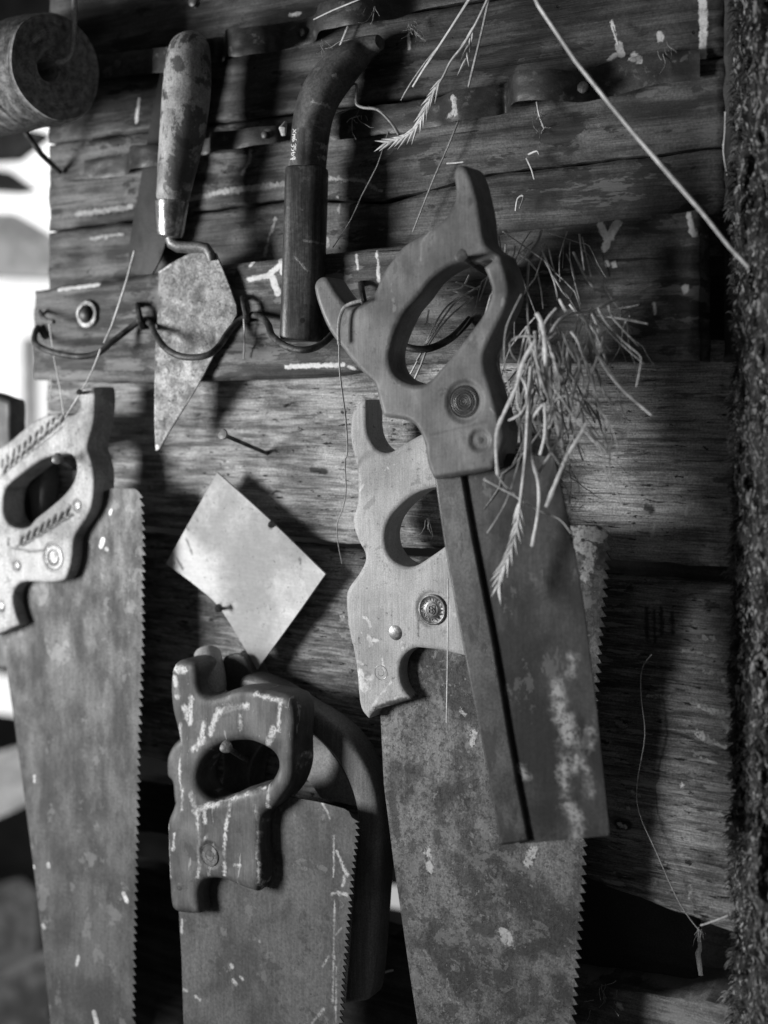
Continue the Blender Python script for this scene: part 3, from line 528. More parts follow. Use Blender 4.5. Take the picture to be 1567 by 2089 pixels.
wood_l = mat('worn_carved_wood', .22, .46, grain=(1100, 1100, 40), gw=.15, peel=[((55, 20, 55), .59, .16, .5), ((80, 20, 80), .64, .7, .5)], sc3=(36, 36, 16), blotch=26, bw=.6, rough=.55, bump=.4, bd=.0005, fine=600, fw=.2, pits=.2, dark=[(a, b, c_, e, r*.75) for a, b, c_, e, r in gpx], md=.046, dv=.06, dwarp=.0002, dsoft=.0006)
sl = [C5([q])[0] for q in ((500, 850), (112, 1235), (10, 1500), (348, 1180))]
ls.part('handle', solid(lo_, .035, .023, [lh_], rnd=.0022, remesh=.0011, smooth_it=3, dispf=wear(gpx, [(q[0], q[1], 0, r) for q, r in zip(sl, (.0044, .0044, .0044, .0105))], .046, .0002, .0016)), wood_l)
edge = [(281, 1001), (287, 1030), (290, 1100), (288, 1200), (289, 1300), (285, 1400), (281, 1500), (277, 1700), (272, 1900), (269, 2089), (266, 2190)]
ls.part('blade', solid([(118, 2190), (103, 2089), (90, 1950), (66, 1750), (46, 1600), (26, 1450), (4, 1300), (0, 1200), (120, 1050), (225, 996), (275, 997)] + teeth(edge, 17, 7.5), .0355, .0011, rnd=.0001, dense=1), steel_l)
for q in sl[:3]: ls.part('screw', disc(q[0], q[1], .0448, .0042, .0008, dome=True), mat('bright_screw', .12, .28, (200,)*3, rough=.35, metal=.6) if q is sl[0] else bpy.data.materials['bright_screw'])
ls.part('medallion', disc(sl[3][0], sl[3][1], .0445, .0098, .0010), mat('pale_medallion', .12, .26, (200,)*3, rough=.4, metal=.4))
# saw behind it
wood_b = mat('dark_rear_handle_wood', .06, .13, (40, 40, 14), blotch=25, rough=.5, bump=.3)  # plain dark wood for the half-hidden rear handles
s2 = Thing('handsaw', 'dark saw handle mostly hidden behind the carved one at the left edge', 'handsaw', P(60, 950, .01), 'handsaws hanging on the wall')
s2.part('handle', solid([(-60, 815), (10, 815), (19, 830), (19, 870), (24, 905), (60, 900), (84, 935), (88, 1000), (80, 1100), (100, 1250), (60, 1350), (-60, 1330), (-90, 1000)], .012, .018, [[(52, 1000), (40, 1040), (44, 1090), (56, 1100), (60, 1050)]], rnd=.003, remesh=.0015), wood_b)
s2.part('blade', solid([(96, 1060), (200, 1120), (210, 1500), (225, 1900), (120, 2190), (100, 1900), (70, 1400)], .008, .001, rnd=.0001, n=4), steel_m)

# --- small dripped saw
def C6(p): return TR(p, 300, 1250, 2.489)
ss = Thing('handsaw', 'short handsaw with dark handle dripped with white paint, lower centre', 'handsaw', P(480, 1650, .045), 'handsaws hanging on the wall')
so_ = C6([(118, 400), (118, 330), (126, 290), (150, 256), (190, 248), (232, 262), (244, 300), (248, 370), (272, 420), (320, 438), (380, 420), (430, 400), (500, 394), (580, 404), (700, 432), (735, 470), (745, 540), (742, 650), (738, 800), (712, 890), (650, 970), (595, 1020), (572, 1080), (570, 1180), (580, 1260), (578, 1350), (550, 1416, 1), (480, 1395), (400, 1362), (340, 1345), (290, 1352), (262, 1390), (254, 1450), (260, 1500), (262, 1528, 1), (200, 1528), (140, 1515), (116, 1480), (105, 1380), (105, 1200), (101, 1080), (130, 1000), (150, 930), (155, 880), (142, 830), (150, 760), (168, 690), (152, 600), (128, 500)])
sh_ = C6([(440, 646), (540, 655), (610, 682), (650, 730), (661, 790), (640, 850), (600, 884), (520, 902), (440, 932), (380, 960), (330, 966), (290, 940), (260, 890), (250, 830), (270, 760), (310, 705), (370, 665)])
dr = [(178, 570, 172, 890, 5), (232, 430, 226, 560, 9), (200, 480, 210, 530, 12), (330, 610, 362, 520, 9), (370, 505, 440, 480, 11), (440, 480, 520, 470, 9), (300, 560, 265, 690, 7), (240, 690, 300, 640, 8), (235, 920, 262, 1020, 9), (250, 1000, 340, 975, 9), (340, 975, 600, 890, 4), (265, 1020, 278, 1180, 5), (272, 1180, 270, 1340, 4), (428, 970, 405, 1130, 6), (405, 1130, 400, 1330, 4), (300, 1000, 305, 1060, 6), (560, 980, 575, 1060, 8), (572, 1050, 565, 1240, 3), (630, 880, 625, 985, 5), (650, 590, 625, 660, 12), (108, 1080, 118, 1340, 6), (482, 520, 486, 590, 6), (576, 1270, 578, 1380, 4), (682, 460, 672, 600, 5), (140, 280, 200, 290, 11), (150, 330, 165, 420, 10), (690, 450, 560, 410, 6), (760, 740, 765, 830, 5), (190, 900, 185, 1000, 4), (310, 1130, 290, 1180, 3), (480, 1280, 450, 1275, 4), (150, 1120, 140, 1200, 4)]
wood_s = mat('paint_dripped_handle_wood', .04, .10, grain=(1100, 1100, 40), gw=.2, peel=[((140, 60, 30), .615, .34, .7), ((50, 20, 50), .59, .03, .5)], sc3=(50, 50, 12), blotch=28, bw=.5, rough=.58, bump=.35, bd=.0005, fine=500, fw=.15, marks=[(300+a/2.489, 1250+b/2.489, 300+c_/2.489, 1250+e/2.489, r*1.5/2.489) for a, b, c_, e, r in dr], md=.056, mv=.62, mwarp=.002, msoft=.0012, specks=.2, speckv=.35, spec=.5, mb0=.35, mb1=.2)
sq_ = [C6([q])[0] for q in ((322, 1230), (498, 1290), (172, 1388))]
ss.part('handle', solid(so_, .045, .026, [sh_], rnd=.0048, remesh=.0011, smooth_it=4, dispf=wear((), [(sq_[0][0], sq_[0][1], 0, .0082)], .058, .0005)), wood_s)
edge = C6([(1040, 1040), (1060, 1075), (1055, 1150), (1045, 1250), (1035, 1330), (1024, 1450), (1010, 1600), (998, 1750), (985, 1900), (975, 2089), (965, 2300)])
ss.part('blade', solid(C6([(190, 2300), (185, 2089), (175, 1750), (160, 1500), (165, 1100), (700, 930), (890, 966), (1000, 995), (1025, 1010)]) + teeth(edge, 13.2, 8.5), .045, .0011, rnd=.0001, dense=1), steel_s)
ss.part('medallion', disc(sq_[0][0], sq_[0][1], .0558, .0076, .0012, rings=False), brass)
for q in sq_[1:]: ss.part('screw', disc(q[0], q[1], .0572, .0050, .0006, dome=True), dkm)
# saw behind the small one
s3 = Thing('handsaw', 'saw handle half hidden behind the paint-dripped saw', 'handsaw', P(500, 1450, .012), 'handsaws hanging on the wall')
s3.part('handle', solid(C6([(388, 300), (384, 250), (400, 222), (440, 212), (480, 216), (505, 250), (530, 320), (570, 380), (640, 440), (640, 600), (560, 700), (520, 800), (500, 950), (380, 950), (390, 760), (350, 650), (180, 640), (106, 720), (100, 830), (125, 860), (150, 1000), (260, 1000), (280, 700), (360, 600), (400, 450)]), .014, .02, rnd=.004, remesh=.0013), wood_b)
single('wooden_peg', MB().tube([P(424, 1335, .024), P(427, 1375, .034), P(429, 1400, .038), P(431, 1420, .040), P(432, 1432, .040)], [.0095, .0112, .0112, .0095, .003], 24).mesh(), mat('greyed_peg_wood', .20, .36, (60, 60, 20), rough=.5), 'rounded grey wooden peg behind the horn of the paint-dripped saw', 'peg', P(428, 1390, .015))
# curved wooden bow
bow = Thing('curved_bow', 'dark curved wooden bow with thin inner web behind the small saw', 'bow', P(700, 1700, .02))
bow.part('curved_arm', solid(C6([(480, 330), (620, 370), (780, 468), (900, 540), (1000, 622), (1080, 730), (1132, 830), (1166, 950), (1177, 1100), (1173, 1300), (1160, 1500), (1142, 1750), (1120, 1945), (1084, 1975), (1000, 1985, 1), (1018, 1750), (1040, 1400), (1058, 1200), (1064, 1090), (1058, 985), (1020, 860), (950, 735), (850, 630), (760, 570), (600, 480), (480, 440)]), .020, .022, rnd=.004, remesh=.0013), mat('smooth_dark_bow_wood', .11, .18, grain=(700, 700, 40), gw=.2, peel=[((50, 20, 50), .62, .18, .5)], sc3=(30, 30, 12), blotch=16, rough=.42, bump=.2, specks=.08, speckv=.25))
bow.part('web', solid(C6([(700, 540), (850, 625), (950, 730), (1022, 855), (1062, 985, 1), (960, 960), (884, 940), (840, 880), (800, 830), (740, 700)]), .014, .004, rnd=.0006), mat('greyed_web', .2, .32, (30, 30, 30), rough=.5, bump=.2))

# ---------------------------------------------------------------- trowel
tr = Thing('trowel', 'pointing trowel with worn wooden handle hanging in the wire loop', 'trowel', P(385, 300, .045))
hp = [(755, 124, 20), (757, 134, 80), (757, 150, 125), (757, 175, 158), (756, 205, 178), (750, 300, 196), (743, 400, 196), (733, 500, 190), (719, 600, 176), (703, 700, 152), (690, 790, 134), (687, 812, 130)]
def C1(p): return TR(p, 0, 0, 1.95875)
pts = []; rs = []
for (x, y, w) in hp:
    q = C1([(x, y)])[0]; dd = .046; pts.append(P(q[0], q[1], dd)); rs.append(w/1.95875/2*S(q[0], dd)/1.02)
me = MB().tube(pts, rs, 48).mesh()
me = evaluated(me, [('SUBSURF', dict(levels=2))])
for v in me.vertices: v.co += Vector((noise.noise(v.co*60), noise.noise(v.co*60+Vector((5, 0, 0))), 0))*.0004
tr.part('handle', me, mat('worn_blotched_handle', .15, .42, grain=(1100, 1100, 40), gw=.2, peel=[((70, 40, 45), .555, .05, .8)], sc3=(45, 45, 22), blotch=32, bw=.6, rough=.5, bump=.45, bd=.0005, fine=900, fw=.3, pits=.45, specks=.4, speckv=.42, contrast=(.38, .6), md=.056, dark=[(370, 128, 375, 140, 12), (400, 162, 412, 165, 7), (372, 290, 366, 360, 12), (340, 190, 345, 200, 5)], dv=.05, dwarp=.003))
pts = []; rs = []
for (x, y, w) in [(687.5, 806, 134), (687, 818, 133), (684, 870, 121), (681, 925, 108), (679, 942, 98), (678, 950, 60)]:
    q = C1([(x, y)])[0]; pts.append(P(q[0], q[1], .046)); rs.append(w/1.95875/2*S(q[0], .046)/1.02)
tr.part('ferrule', MB().tube(pts, rs, 40).mesh(), mat('worn_bright_ferrule', .2, .75, (90, 90, 60), blotch=50, rough=.3, metal=.9, bump=.25, contrast=(.44, .56), rlo=.2))
neck = [(345, 484, .046), (350, 496, .045), (362, 503, .044), (385, 505, .042), (405, 504, .040), (421, 507, .038), (428, 517, .037), (430, 532, .0362)]
tr.part('neck', MB().tube([P(*q) for q in neck], [.0040, .0046, .0046, .0046, .0044, .0046, .0046, .0030], 16, sq=.75).mesh(), mat('rusty_neck', .08, .22, (90,)*3, blotch=60, rough=.5, metal=.4, bump=.6, specks=.4, speckv=.4))
tb = solid([(388, 516), (402, 510), (426, 513), (440, 516, 1), (462, 570), (480, 623, 1), (481, 641, 1), (435, 720), (390, 800), (345, 870), (317, 918, 1), (310, 920, 1), (309, 850), (313, 720), (319, 650), (323, 560), (323, 554, 1), (350, 536)], .034, .0014, rnd=.0002, n=5)
for v in tb.vertices: v.co.y += max(0, (P(400, 540, .034).z - v.co.z))*.03
tr.part('blade', tb, mat('speckled_trowel_steel', .12, .25, peel=[((260, 20, 260), .57, .42, .35), ((180, 20, 180), .60, .08, .5)], sc3=(60, 60, 60), blotch=40, bw=.45, rough=.62, metal=.35, bump=.5, bd=.0004, fine=600, fw=.35, pits=.5, specks=.15, speckv=.45, spsc=300, marks=[(312, 760, 310, 905, 1.6), (314, 912, 314, 914, 5), (430, 735, 352, 868, 1.2), (325, 556, 350, 540, 1.6)], md=.034, mv=.7, mwarp=.0008, spec=.3))
# dark knife behind
kn = Thing('putty_knife', 'dark long-bladed knife hanging behind the trowel', 'knife', P(330, 200, .02))
kn.part('handle', solid([(346, -40), (440, -40), (434, 80, 1), (428, 96), (345, 96), (334, 92, 1), (340, 30)], .022, .014, rnd=.003, remesh=.0013), mat('black_handle', .02, .05, (50, 50, 14), rough=.45))
kn.part('bolt', disc(393, 3, .0285, .0036, .001, dome=True), iron_s)
kn.part('blade', solid([(338, 92, 1), (420, 92, 1), (400, 200), (372, 330), (352, 440), (330, 520), (310, 560, 1), (276, 560, 1), (263, 525), (268, 470), (288, 360), (310, 230)], .020, .0015, rnd=.0002), mat('blackened_blade', .010, .022, (40, 40, 14), rough=.5, metal=.3))

# ---------------------------------------------------------------- bent tool with socket
bt = Thing('bent_tool', 'dark bent pipe-like tool numbered in white, standing in the wire loop', 'tool', P(620, 700, .04))
pp = [(775, 86, 30, .02), (745, 100, 50, 0.019), (716, 120, 66, 0.024), (690, 145, 76, 0.028), (668, 172, 79, 0.032), (652, 200, 78, 0.034), (641, 230, 76, 0.034), (635, 262, 74, 0.034), (631, 300, 72, 0.034), (628, 330, 72, 0.034), (626, 352, 72, 0.034)]
def crv(seq, k=4):
    out = []
    for i in range(len(seq)-1):
        p0 = seq[max(i-1, 0)]; p1 = seq[i]; p2 = seq[i+1]; p3 = seq[min(i+2, len(seq)-1)]
        for j in range(k):
            t = j/k; out.append([.5*(2*a1+(a2-a0)*t+(2*a0-5*a1+4*a2-a3)*t*t+(3*a1-a0-3*a2+a3)*t**3) for a0, a1, a2, a3 in zip(p0, p1, p2, p3)])
    out.append(list(seq[-1])); return out
pc = crv(pp)
pipe = MB().tube([P(a, b, d) for a, b, w, d in pc], [w/2*S(a, d)*1.0 for a, b, w, d in pc], 40, side=Vector((1, .3, 0)), power=.8).mesh()
tree = BVHTree.FromObject
bmx = bmesh.new(); bmx.from_mesh(pipe); bvh = BVHTree.FromBMesh(bmx); bmx.free()
bt.part('bent_shaft', pipe, mat('scuffed_dark_shaft', .045, .13, peel=[((80, 40, 80), .61, .22, .5)], sc3=(60, 60, 60), blotch=28, bw=.6, rough=.42, bump=.4, bd=.0004, fine=700, fw=.35, specks=.3, speckv=.3, pits=.3, md=.055, marks=[(624, 286, 628, 296, 4), (622, 312, 630, 311, 3), (630, 302, 636, 302, 3), (658, 144, 660, 148, 3), (622, 203, 640, 206, 2)], mv=.38, mwarp=.003, dark=[(600, 262, 597, 326, 9)], dv=.012, dwarp=.0005))
gly = [[(430, 375), (470, 420), (510, 468)], [(505, 380), (470, 415), (430, 455)], [(420, 490), (490, 498), (450, 522), (492, 552), (418, 552)], [(512, 640), (500, 605), (450, 592), (422, 600), (422, 632), (452, 642), (462, 612)], [(424, 660), (428, 666)],
       [(398, 712), (395, 752), (425, 775), (450, 745), (450, 722)], [(450, 745), (482, 770), (503, 745), (488, 702)], [(492, 862), (500, 806), (455, 800), (460, 842), (432, 862), (402, 850), (400, 806)], [(490, 905), (440, 902), (402, 925), (402, 955), (430, 972), (455, 948), (442, 912)], [(375, 1062), (415, 1050), (472, 1052), (482, 1018), (448, 1002), (430, 1030), (415, 1050), (436, 1085)]]
mb = MB()
for g in gly:
    q3 = []
    for x, y in spline(TR(g, 560, 230, 11.19), False, 3):
        r = ray(x, y).normalized(); hit = bvh.ray_cast(CAM, r)
        if hit[0] is not None: q3.append(hit[0]+hit[1]*.00012)
    if len(q3) > 1: mb.tube(q3, .00040, 6)
bt.part('inventory_number', mb.mesh(), mat('white_paint', .72, .85, (100,)*3, rough=.5), label='white hand-painted number XM6.3564')
so2 = [(585, 343, .04), (583, 420, .04), (580, 500, .04), (577, 600, .041), (573, 690, .042)]
sk = [(626, 342, 70, 0.034), (626, 345, 78, 0.034), (626, 352, 80, 0.034), (624, 430, 80, 0.034), (621, 520, 80, 0.034), (617, 620, 78, 0.035), (614, 685, 78, 0.036), (613, 694, 74, 0.036), (613, 697, 60, 0.036)]
bt.part('socket', MB().tube([P(a, b, d) for a, b, w, d in sk], [w/2*S(a, d)*1.02 for a, b, w, d in sk], 32, side=Vector((1, .3, 0)), power=.55).mesh(), mat('dark_scratched_socket', .03, .085, grain=(900, 900, 40), gw=.35, peel=[((60, 40, 60), .6, .13, .5)], sc3=(90, 90, 12), blotch=24, rough=.42, bump=.45, bd=.0005, metal=.2, fine=500, fw=.35, specks=.15, speckv=.25, spec=.5, md=.055, marks=[(587, 520, 610, 550, 1.5), (604, 488, 622, 490, 1.5)], mv=.3, dark=[(602, 652, 602, 653, 5)], dv=.002, dwarp=.0001, dsoft=.0003))

# ---------------------------------------------------------------- square plate
pl = solid([(443, 964, 1), (552, 1062), (664, 1171, 1), (600, 1262), (524, 1366, 1), (452, 1246), (400, 1196), (338, 1150, 1), (400, 1040)], .016, .0016, rnd=.0002, n=4)
single('metal_plate', pl, mat('pale_zinc_plate', .38, .60, grain=(60, 60, 500), gw=.05, peel=[((70, 20, 70), .64, .22, .35), ((30, 20, 30), .58, .34, .3)], sc3=(22, 22, 22), blotch=12, bw=.6, rough=.7, metal=.15, bump=.2, bd=.0004, fine=500, fw=.06, pits=.02, md=.017, marks=None, dark=[(556, 1068, 552, 1076, 4), (450, 1236, 440, 1252, 5), (360, 1140, 372, 1160, 3), (382, 1076, 384, 1080, 2), (612, 1140, 613, 1150, 2), (380, 1100, 392, 1130, 2)], dv=.12, dwarp=.0012, dsoft=.0012, spec=.25), 'pale square metal plate hung on its corner like a diamond', 'plate', P(443, 964, .016))

# ---------------------------------------------------------------- twine spool
sp = Thing('twine_spool', 'thick spool of twine hanging from a wire hook, top left', 'twine', P(110, 140, .06))
ax = Vector((math.cos(rad(-7)), math.sin(rad(-7)), 0)); fc = P(113, 137, .072)
R0 = 112*S(113, .07); prof = []
prof.append((R0*.22, -.06))
k = 0
for i in range(90):
    u = i/89; r = R0*(.235+u*.735); prof.append((r, -.010*math.exp(-((u)/.16)**1.0)+.0007*math.sin(i*1.57)+.0008*u))
for i in range(150):
    u = i/149; h = -.0875*u; r = R0*(.985+.03*math.sin(min(u*8, 1)*math.pi/2))+.0006*math.sin(i*1.57); prof.append((r, h))
prof.append((R0*.2, -.090))
def fnn(r, h, a, i):
    q = noise.noise(Vector((r*60+i*.05, a*1.5, h*40)))*.0012
    if i > 92: q += noise.noise(Vector((h*900+math.sin(a)*2.0, 3, 1)))*.0004 - (.0022 if abs(h+.030-.004*math.sin(a)) < .0012 else 0)
    return (r+q+R0*.02*math.sin(a*2+1), h + (noise.noise(Vector((r*900+a*1.2, 7, 2)))*.0005 if i < 92 else 0))
sp.part('twine', MB().lathe(fc, ax, prof, 120, fnn).mesh(), mat('jute_twine', .22, .48, (220, 220, 220), blotch=60, rough=.85, bump=.9, bd=.0007, fine=1400, fw=.35, spec=.15, bw=.15, gw=.3, contrast=(.38, .62)))
def PX(px, py, x):
    r = ray(px, py); return CAM + r*((x-CAM.x)/r.x)
X_ = fc.x
hk = [PX(151, -60, X_+.010), PX(152, 0, X_+.010), PX(151, 60, X_+.010), PX(149, 94, X_+.0095), PX(143, 112, X_+.008), PX(130, 124, X_+.004), fc-ax*.006+Vector((0, 0, .003)), fc-ax*.055]
hkk = Thing('wire_hook', 'bent iron wire hook carrying the twine spool', 'hook', hk[0])
hkk.part('hook_wire', MB().tube(crv([list(q) for q in hk], 5), .0021, 12).mesh(), mat('polished_hook_iron', .3, .5, (120,)*3, rough=.35, metal=.6, bump=.3))
single('rod', MB().tube([P(40, 252, .05), P(85, 315, .03), P(123, 352, .006)], [.0022, .0022, .002], 10).mesh(), rust, 'dark iron rod slanting below the twine spool into the board', 'rod', P(123, 352, .006))

# ---------------------------------------------------------------- straw, stalks and thread
straw_m = mat('dry_straw', .42, .72, (60, 60, 60), blotch=50, rough=.6, bump=.4, bd=.0003, fine=600, fw=.2)
straw_d = mat('dull_straw', .20, .38, (60, 60, 60), blotch=50, rough=.65, bump=.4, bd=.0003)
thread_m = mat('grey_thread', .28, .42, (300,)*3, rough=.8)
def path(pts, d0, d1, k=4):
    n = len(pts); seq = [list(P(p[0], p[1], d0+(d1-d0)*i/max(n-1, 1))) for i, p in enumerate(pts)]
    return [Vector(q) for q in crv(seq, k)]
SG = 'dry straws and stalks caught on the wall'
def straw(label, pts, d0, d1, r0, r1=None, m=None, name='straw', cat='straw', k=4, seg=8, sq=.8):
    p = path(pts, d0, d1, k); s = S(pts[0][0], d0); r1 = r0 if r1 is None else r1
    return single(name, MB().tube(p, [(r0*s+(r1-r0)*s*i/(len(p)-1))*(1+.18*noise.noise(Vector((i*.9, pts[0][0], r0)))+(.28 if i and i % 9 == 5 else 0)) for i in range(len(p))], seg, sq=sq, side=Vector((1, -.3, 0))).mesh(), m or straw_m, label, cat, p[0], SG)
def ear(mb, p, w, n=16, awn=1.0):
    for i in range(n):
        t = (i+.5)/n*(len(p)-1); k = int(t); q = p[k].lerp(p[min(k+1, len(p)-1)], t-k); dr_ = (p[min(k+1, len(p)-1)]-p[max(k-1, 0)]).normalized()
        sd = dr_.cross(Vector((0, 1, 0))).normalized()*(1 if i % 2 else -1) + Vector((0, -.35, 0))*random.uniform(-1, 1)
        u = (dr_*1.0+sd*.33).normalized(); L = w*random.uniform(2.2, 3.2)
        mb.tube([q, q+u*L*.3, q+u*L*.65, q+u*L*awn*1.25], [w*.16, w*.30, w*.22, w*.02], 6)
straw('long pale straw crossing the upper right corner', [(1085, -20), (1098, 10), (1175, 125), (1245, 213), (1290, 268), (1375, 366), (1432, 432), (1488, 503), (1528, 545)], .105, .085, 4.2, 4.4, k=1)
straw('straw stem left of the wheat ear, split at its lower end', TR([(1400, -40), (1320, 90), (1120, 400), (985, 600), (880, 770)], 640, 0, 4.3528), .05, .03, 3.2, 2.2, k=2)
straw('thin stem end forked under the split straw', TR([(1120, 400), (1000, 540), (860, 740), (775, 890)], 640, 0, 4.3528), .035, .02, 2.0, 1.2, straw_d, k=2)
straw('straight stem right of the wheat ear going behind the lower strap', TR([(1560, -30), (1500, 250), (1440, 500), (1375, 770)], 640, 0, 4.3528), .045, .016, 3.0, 2.4, straw_d, k=2)
straw('thin stem below the lower strap pointing at the backsaw handle', TR([(1290, 1060), (1215, 1250), (1150, 1400), (1060, 1600), (880, 2060)], 640, 0, 4.3528), .014, .012, 2.6, 1.6, straw_d, k=2)
we = Thing('wheat_stalk', 'drooping wheat ear hanging in front of the lower strap', 'wheat', P(955, 30, .06), SG)
p = path(TR([(1560, -40), (1500, 90), (1430, 230), (1330, 400), (1220, 540), (1150, 680), (1060, 830), (1000, 960), (940, 1090), (860, 1180), (760, 1230), (640, 1270)], 640, 0, 4.3528), .06, .045)
we.part('stem', MB().tube(p, [.0009, .0005], 7).mesh(), straw_m)
mb = MB(); ear(mb, p[20:], .0034, 26); ear(mb, path(TR([(1440, 210), (1390, 340), (1350, 540)], 640, 0, 4.3528), .055, .05), .003, 7)
we.part('ear', mb.mesh(), straw_m)
we.part('side_sprig', MB().tube(path(TR([(760, 1200), (690, 1090), (570, 975), (440, 955), (380, 920), (380, 820), (375, 745), (325, 765)], 640, 0, 4.3528), .04, .02), [.0011, .0007], 6).mesh(), straw_d)
straw('short straw bit at the top edge', TR([(1, 172), (170, 90), (390, 0), (460, -40)], 640, 0, 4.3528), .042, .05, 1.8, k=2)
straw('short slanting straw chip left of the hanging sprig', TR([(305, 232), (260, 340), (215, 450)], 640, 0, 4.3528), .012, .010, 2.4, 1.8, k=2)
straw('thin dark stem lying on the boards beside the bent tool', TR([(670, 1150), (620, 1300), (560, 1480), (420, 1750), (330, 1950), (170, 2200)], 640, 0, 4.3528), .012, .03, 1.3, 1.0, straw_d, k=2)
straw('long stem slanting down across the left end of the rail', [(274, 512), (262, 560), (245, 615), (228, 665), (212, 700)], .036, .052, 2.6, 2.6, k=2)
straw('thin stem below the rail slanting onto the carved saw handle', [(205, 712), (190, 752), (165, 800), (132, 852)], .054, .060, 2.2, 1.4, k=2)
straw('thin pale straw hanging from the rail above the carved handle', [(100, 660), (112, 740), (122, 790), (130, 846)], .045, .056, 1.2, 1.2, k=2)
straw('short thin straw hanging at the left end of the rail', [(104, 765), (104, 790), (99, 822)], .03, .03, 1.2, 1, k=2)
straw('straight pale bristle hanging over the medallion of the middle saw', [(914, 1180), (914, 1260), (913, 1360), (911, 1474)], .062, .050, 1.6, 1.6, k=1)
straw('small straw hanging under the second staple', [(497, 650), (499, 690), (497, 732)], .034, .03, 1.4, 1.8, k=2)
straw('pale straw sticking out of the backsaw grip hole', C4([(604, 884), (580, 950), (550, 1016)]), .05, .055, 2.8, 2.4, k=1)
tw = single('string', MB().tube(path(C4([(310, 655), (265, 668), (228, 690), (208, 740), (203, 800), (206, 858)]), .101, .1005), .0011, 8).mesh(), thread_m, 'loop of string tied round the left horn of the backsaw', 'string', P(700, 640, .1))
tw = single('thread', MB().tube(path([(692, 702), (694, 765), (705, 850), (709, 920), (704, 942), (706, 1000), (700, 1035), (688, 1070), (690, 1110), (698, 1150)], .07, .02), [.0006, .0003], 6).mesh(), thread_m, 'pale thread hanging down from the left horn of the backsaw', 'thread', P(692, 702, .07))
tw = single('thread', MB().tube(path([(1330, 1335), (1310, 1365), (1308, 1420), (1316, 1500), (1300, 1600), (1305, 1660), (1340, 1740), (1380, 1830), (1412, 1880), (1430, 1900)], .012, .006), .00035, 6).mesh(), thread_m, 'thin thread trailing down the wide rough plank', 'thread', P(1330, 1335, .01))
tw = single('thread', MB().tube(path([(1430, 1888), (1455, 1880), (1486, 1868)], .006, .01), .0006, 6).mesh(), thread_m, 'short thread end under the right corner of the rough plank', 'thread', P(1430, 1888, .01))
straw('curled straw scrap below the curved bow', TR([(1150, 1895), (1180, 1850), (1210, 1825), (1250, 1815)], 300, 1250, 2.489), -.035, -.03, 1.6, 1.6, k=2)
for lb, q in (('small splinter curl on the boards above the backsaw horn', [(912, 333), (930, 332), (946, 330)]), ('pale chip standing up from the crack right of the backsaw horn', [(1074, 323), (1084, 345), (1090, 366)]), ('thin straw leaning on the dark right post', [(1480, 228), (1479, 270), (1476, 310), (1484, 360)]), ('short straw chip beside the long crossing straw', [(1250, 55), (1256, 75), (1262, 92)]), ('chip below the strap loop in the upper right', [(1095, 208), (1100, 235), (1110, 262)]), ('bent chip left of the leaning chip', [(1078, 315), (1095, 308), (1100, 316)]), ('tiny loop of straw under the backsaw horn', [(1052, 430), (1056, 405), (1068, 400), (1060, 425)])):
    straw(lb, q, .012, .018, 2.2, 1.4, k=3)

def CH(p): return TR(p, 950, 560, 2.984)
hay = [('woody twig from which the straw clump hangs', [(1125, 62), (1050, 100), (960, 135), (870, 170), (780, 218), (640, 240), (560, 290), (515, 370)], .03, .095, 14, 12),
       ('broad pale flattened straw in the middle of the clump', [(430, 235), (460, 290), (482, 420), (492, 600), (530, 800), (565, 960), (590, 1050)], .10, .09, 15, 13),
       ('thick husk sheath hanging at the left of the clump', [(425, 400), (350, 530), (310, 680), (240, 830), (192, 950), (185, 1080), (195, 1220)], .105, .11, 13, 11),
       ('thin stem bent below the husk sheath', [(195, 1220), (240, 1285), (300, 1340)], .11, .10, 6, 6),
       ('stem crossing the backsaw blade with a pale knot', [(110, 1245), (200, 1295), (300, 1350), (430, 1430), (570, 1490), (640, 1575)], .11, .09, 8, 4),
       ('straight bright straw at the right of the clump', [(640, 345), (690, 420), (740, 560), (795, 740), (835, 900), (862, 1095)], .085, .075, 9, 9),
       ('thick slanting straw with a node low in the clump', [(735, 905), (690, 990), (620, 1100), (560, 1240), (490, 1415)], .09, .10, 11, 13),
       ('straw kinked twice ending over the backsaw blade', [(470, 790), (404, 880), (392, 980), (400, 1120), (440, 1260), (442, 1430), (403, 1655)], .10, .10, 9, 10),
       ('short hooked straw in the clump', [(480, 780), (484, 900), (480, 985), (452, 1098)], .10, .10, 9, 9),
       ('fine stalk looping left behind the husk', [(420, 380), (330, 378), (275, 410), (275, 470), (310, 525)], .10, .09, 6, 5),
       ('curved stalk looping back onto the husk', [(320, 600), (365, 680), (370, 780), (330, 850), (260, 888)], .10, .10, 7, 6),
       ('pale short straw right of the top of the clump', [(590, 350), (625, 440), (672, 530)], .09, .085, 7, 6),
       ('curling straw in the right half of the clump', [(545, 760), (620, 738), (700, 780), (740, 840), (795, 882)], .085, .08, 9, 8),
       ('dull straw slanting left in the right half', [(850, 330), (820, 460), (760, 620), (710, 760), (665, 885)], .075, .07, 8, 11),
       ('pale straw stub pointing right from the twig', [(800, 250), (900, 262), (1000, 278), (1108, 300)], .06, .06, 7, 9),
       ('short straw stub rising from the twig', [(570, 150), (590, 190), (612, 225)], .09, .09, 7, 8),
       ('long fine stalk hanging over the backsaw blade', [(430, 760), (340, 1080), (270, 1320), (210, 1450), (130, 1575)], .10, .10, 4, 4),
       ('thin stalk hanging beside the backsaw handle', [(340, 120), (262, 280), (236, 400), (240, 560), (272, 725)], .10, .095, 5, 5),
       ('upright thin stalk behind the husk', [(380, -60), (375, 200), (390, 380), (402, 560), (385, 900)], .085, .09, 6, 4),
       ('short pale stub standing over the twig', [(478, 300), (510, 250), (552, 205)], .095, .09, 8, 6)]
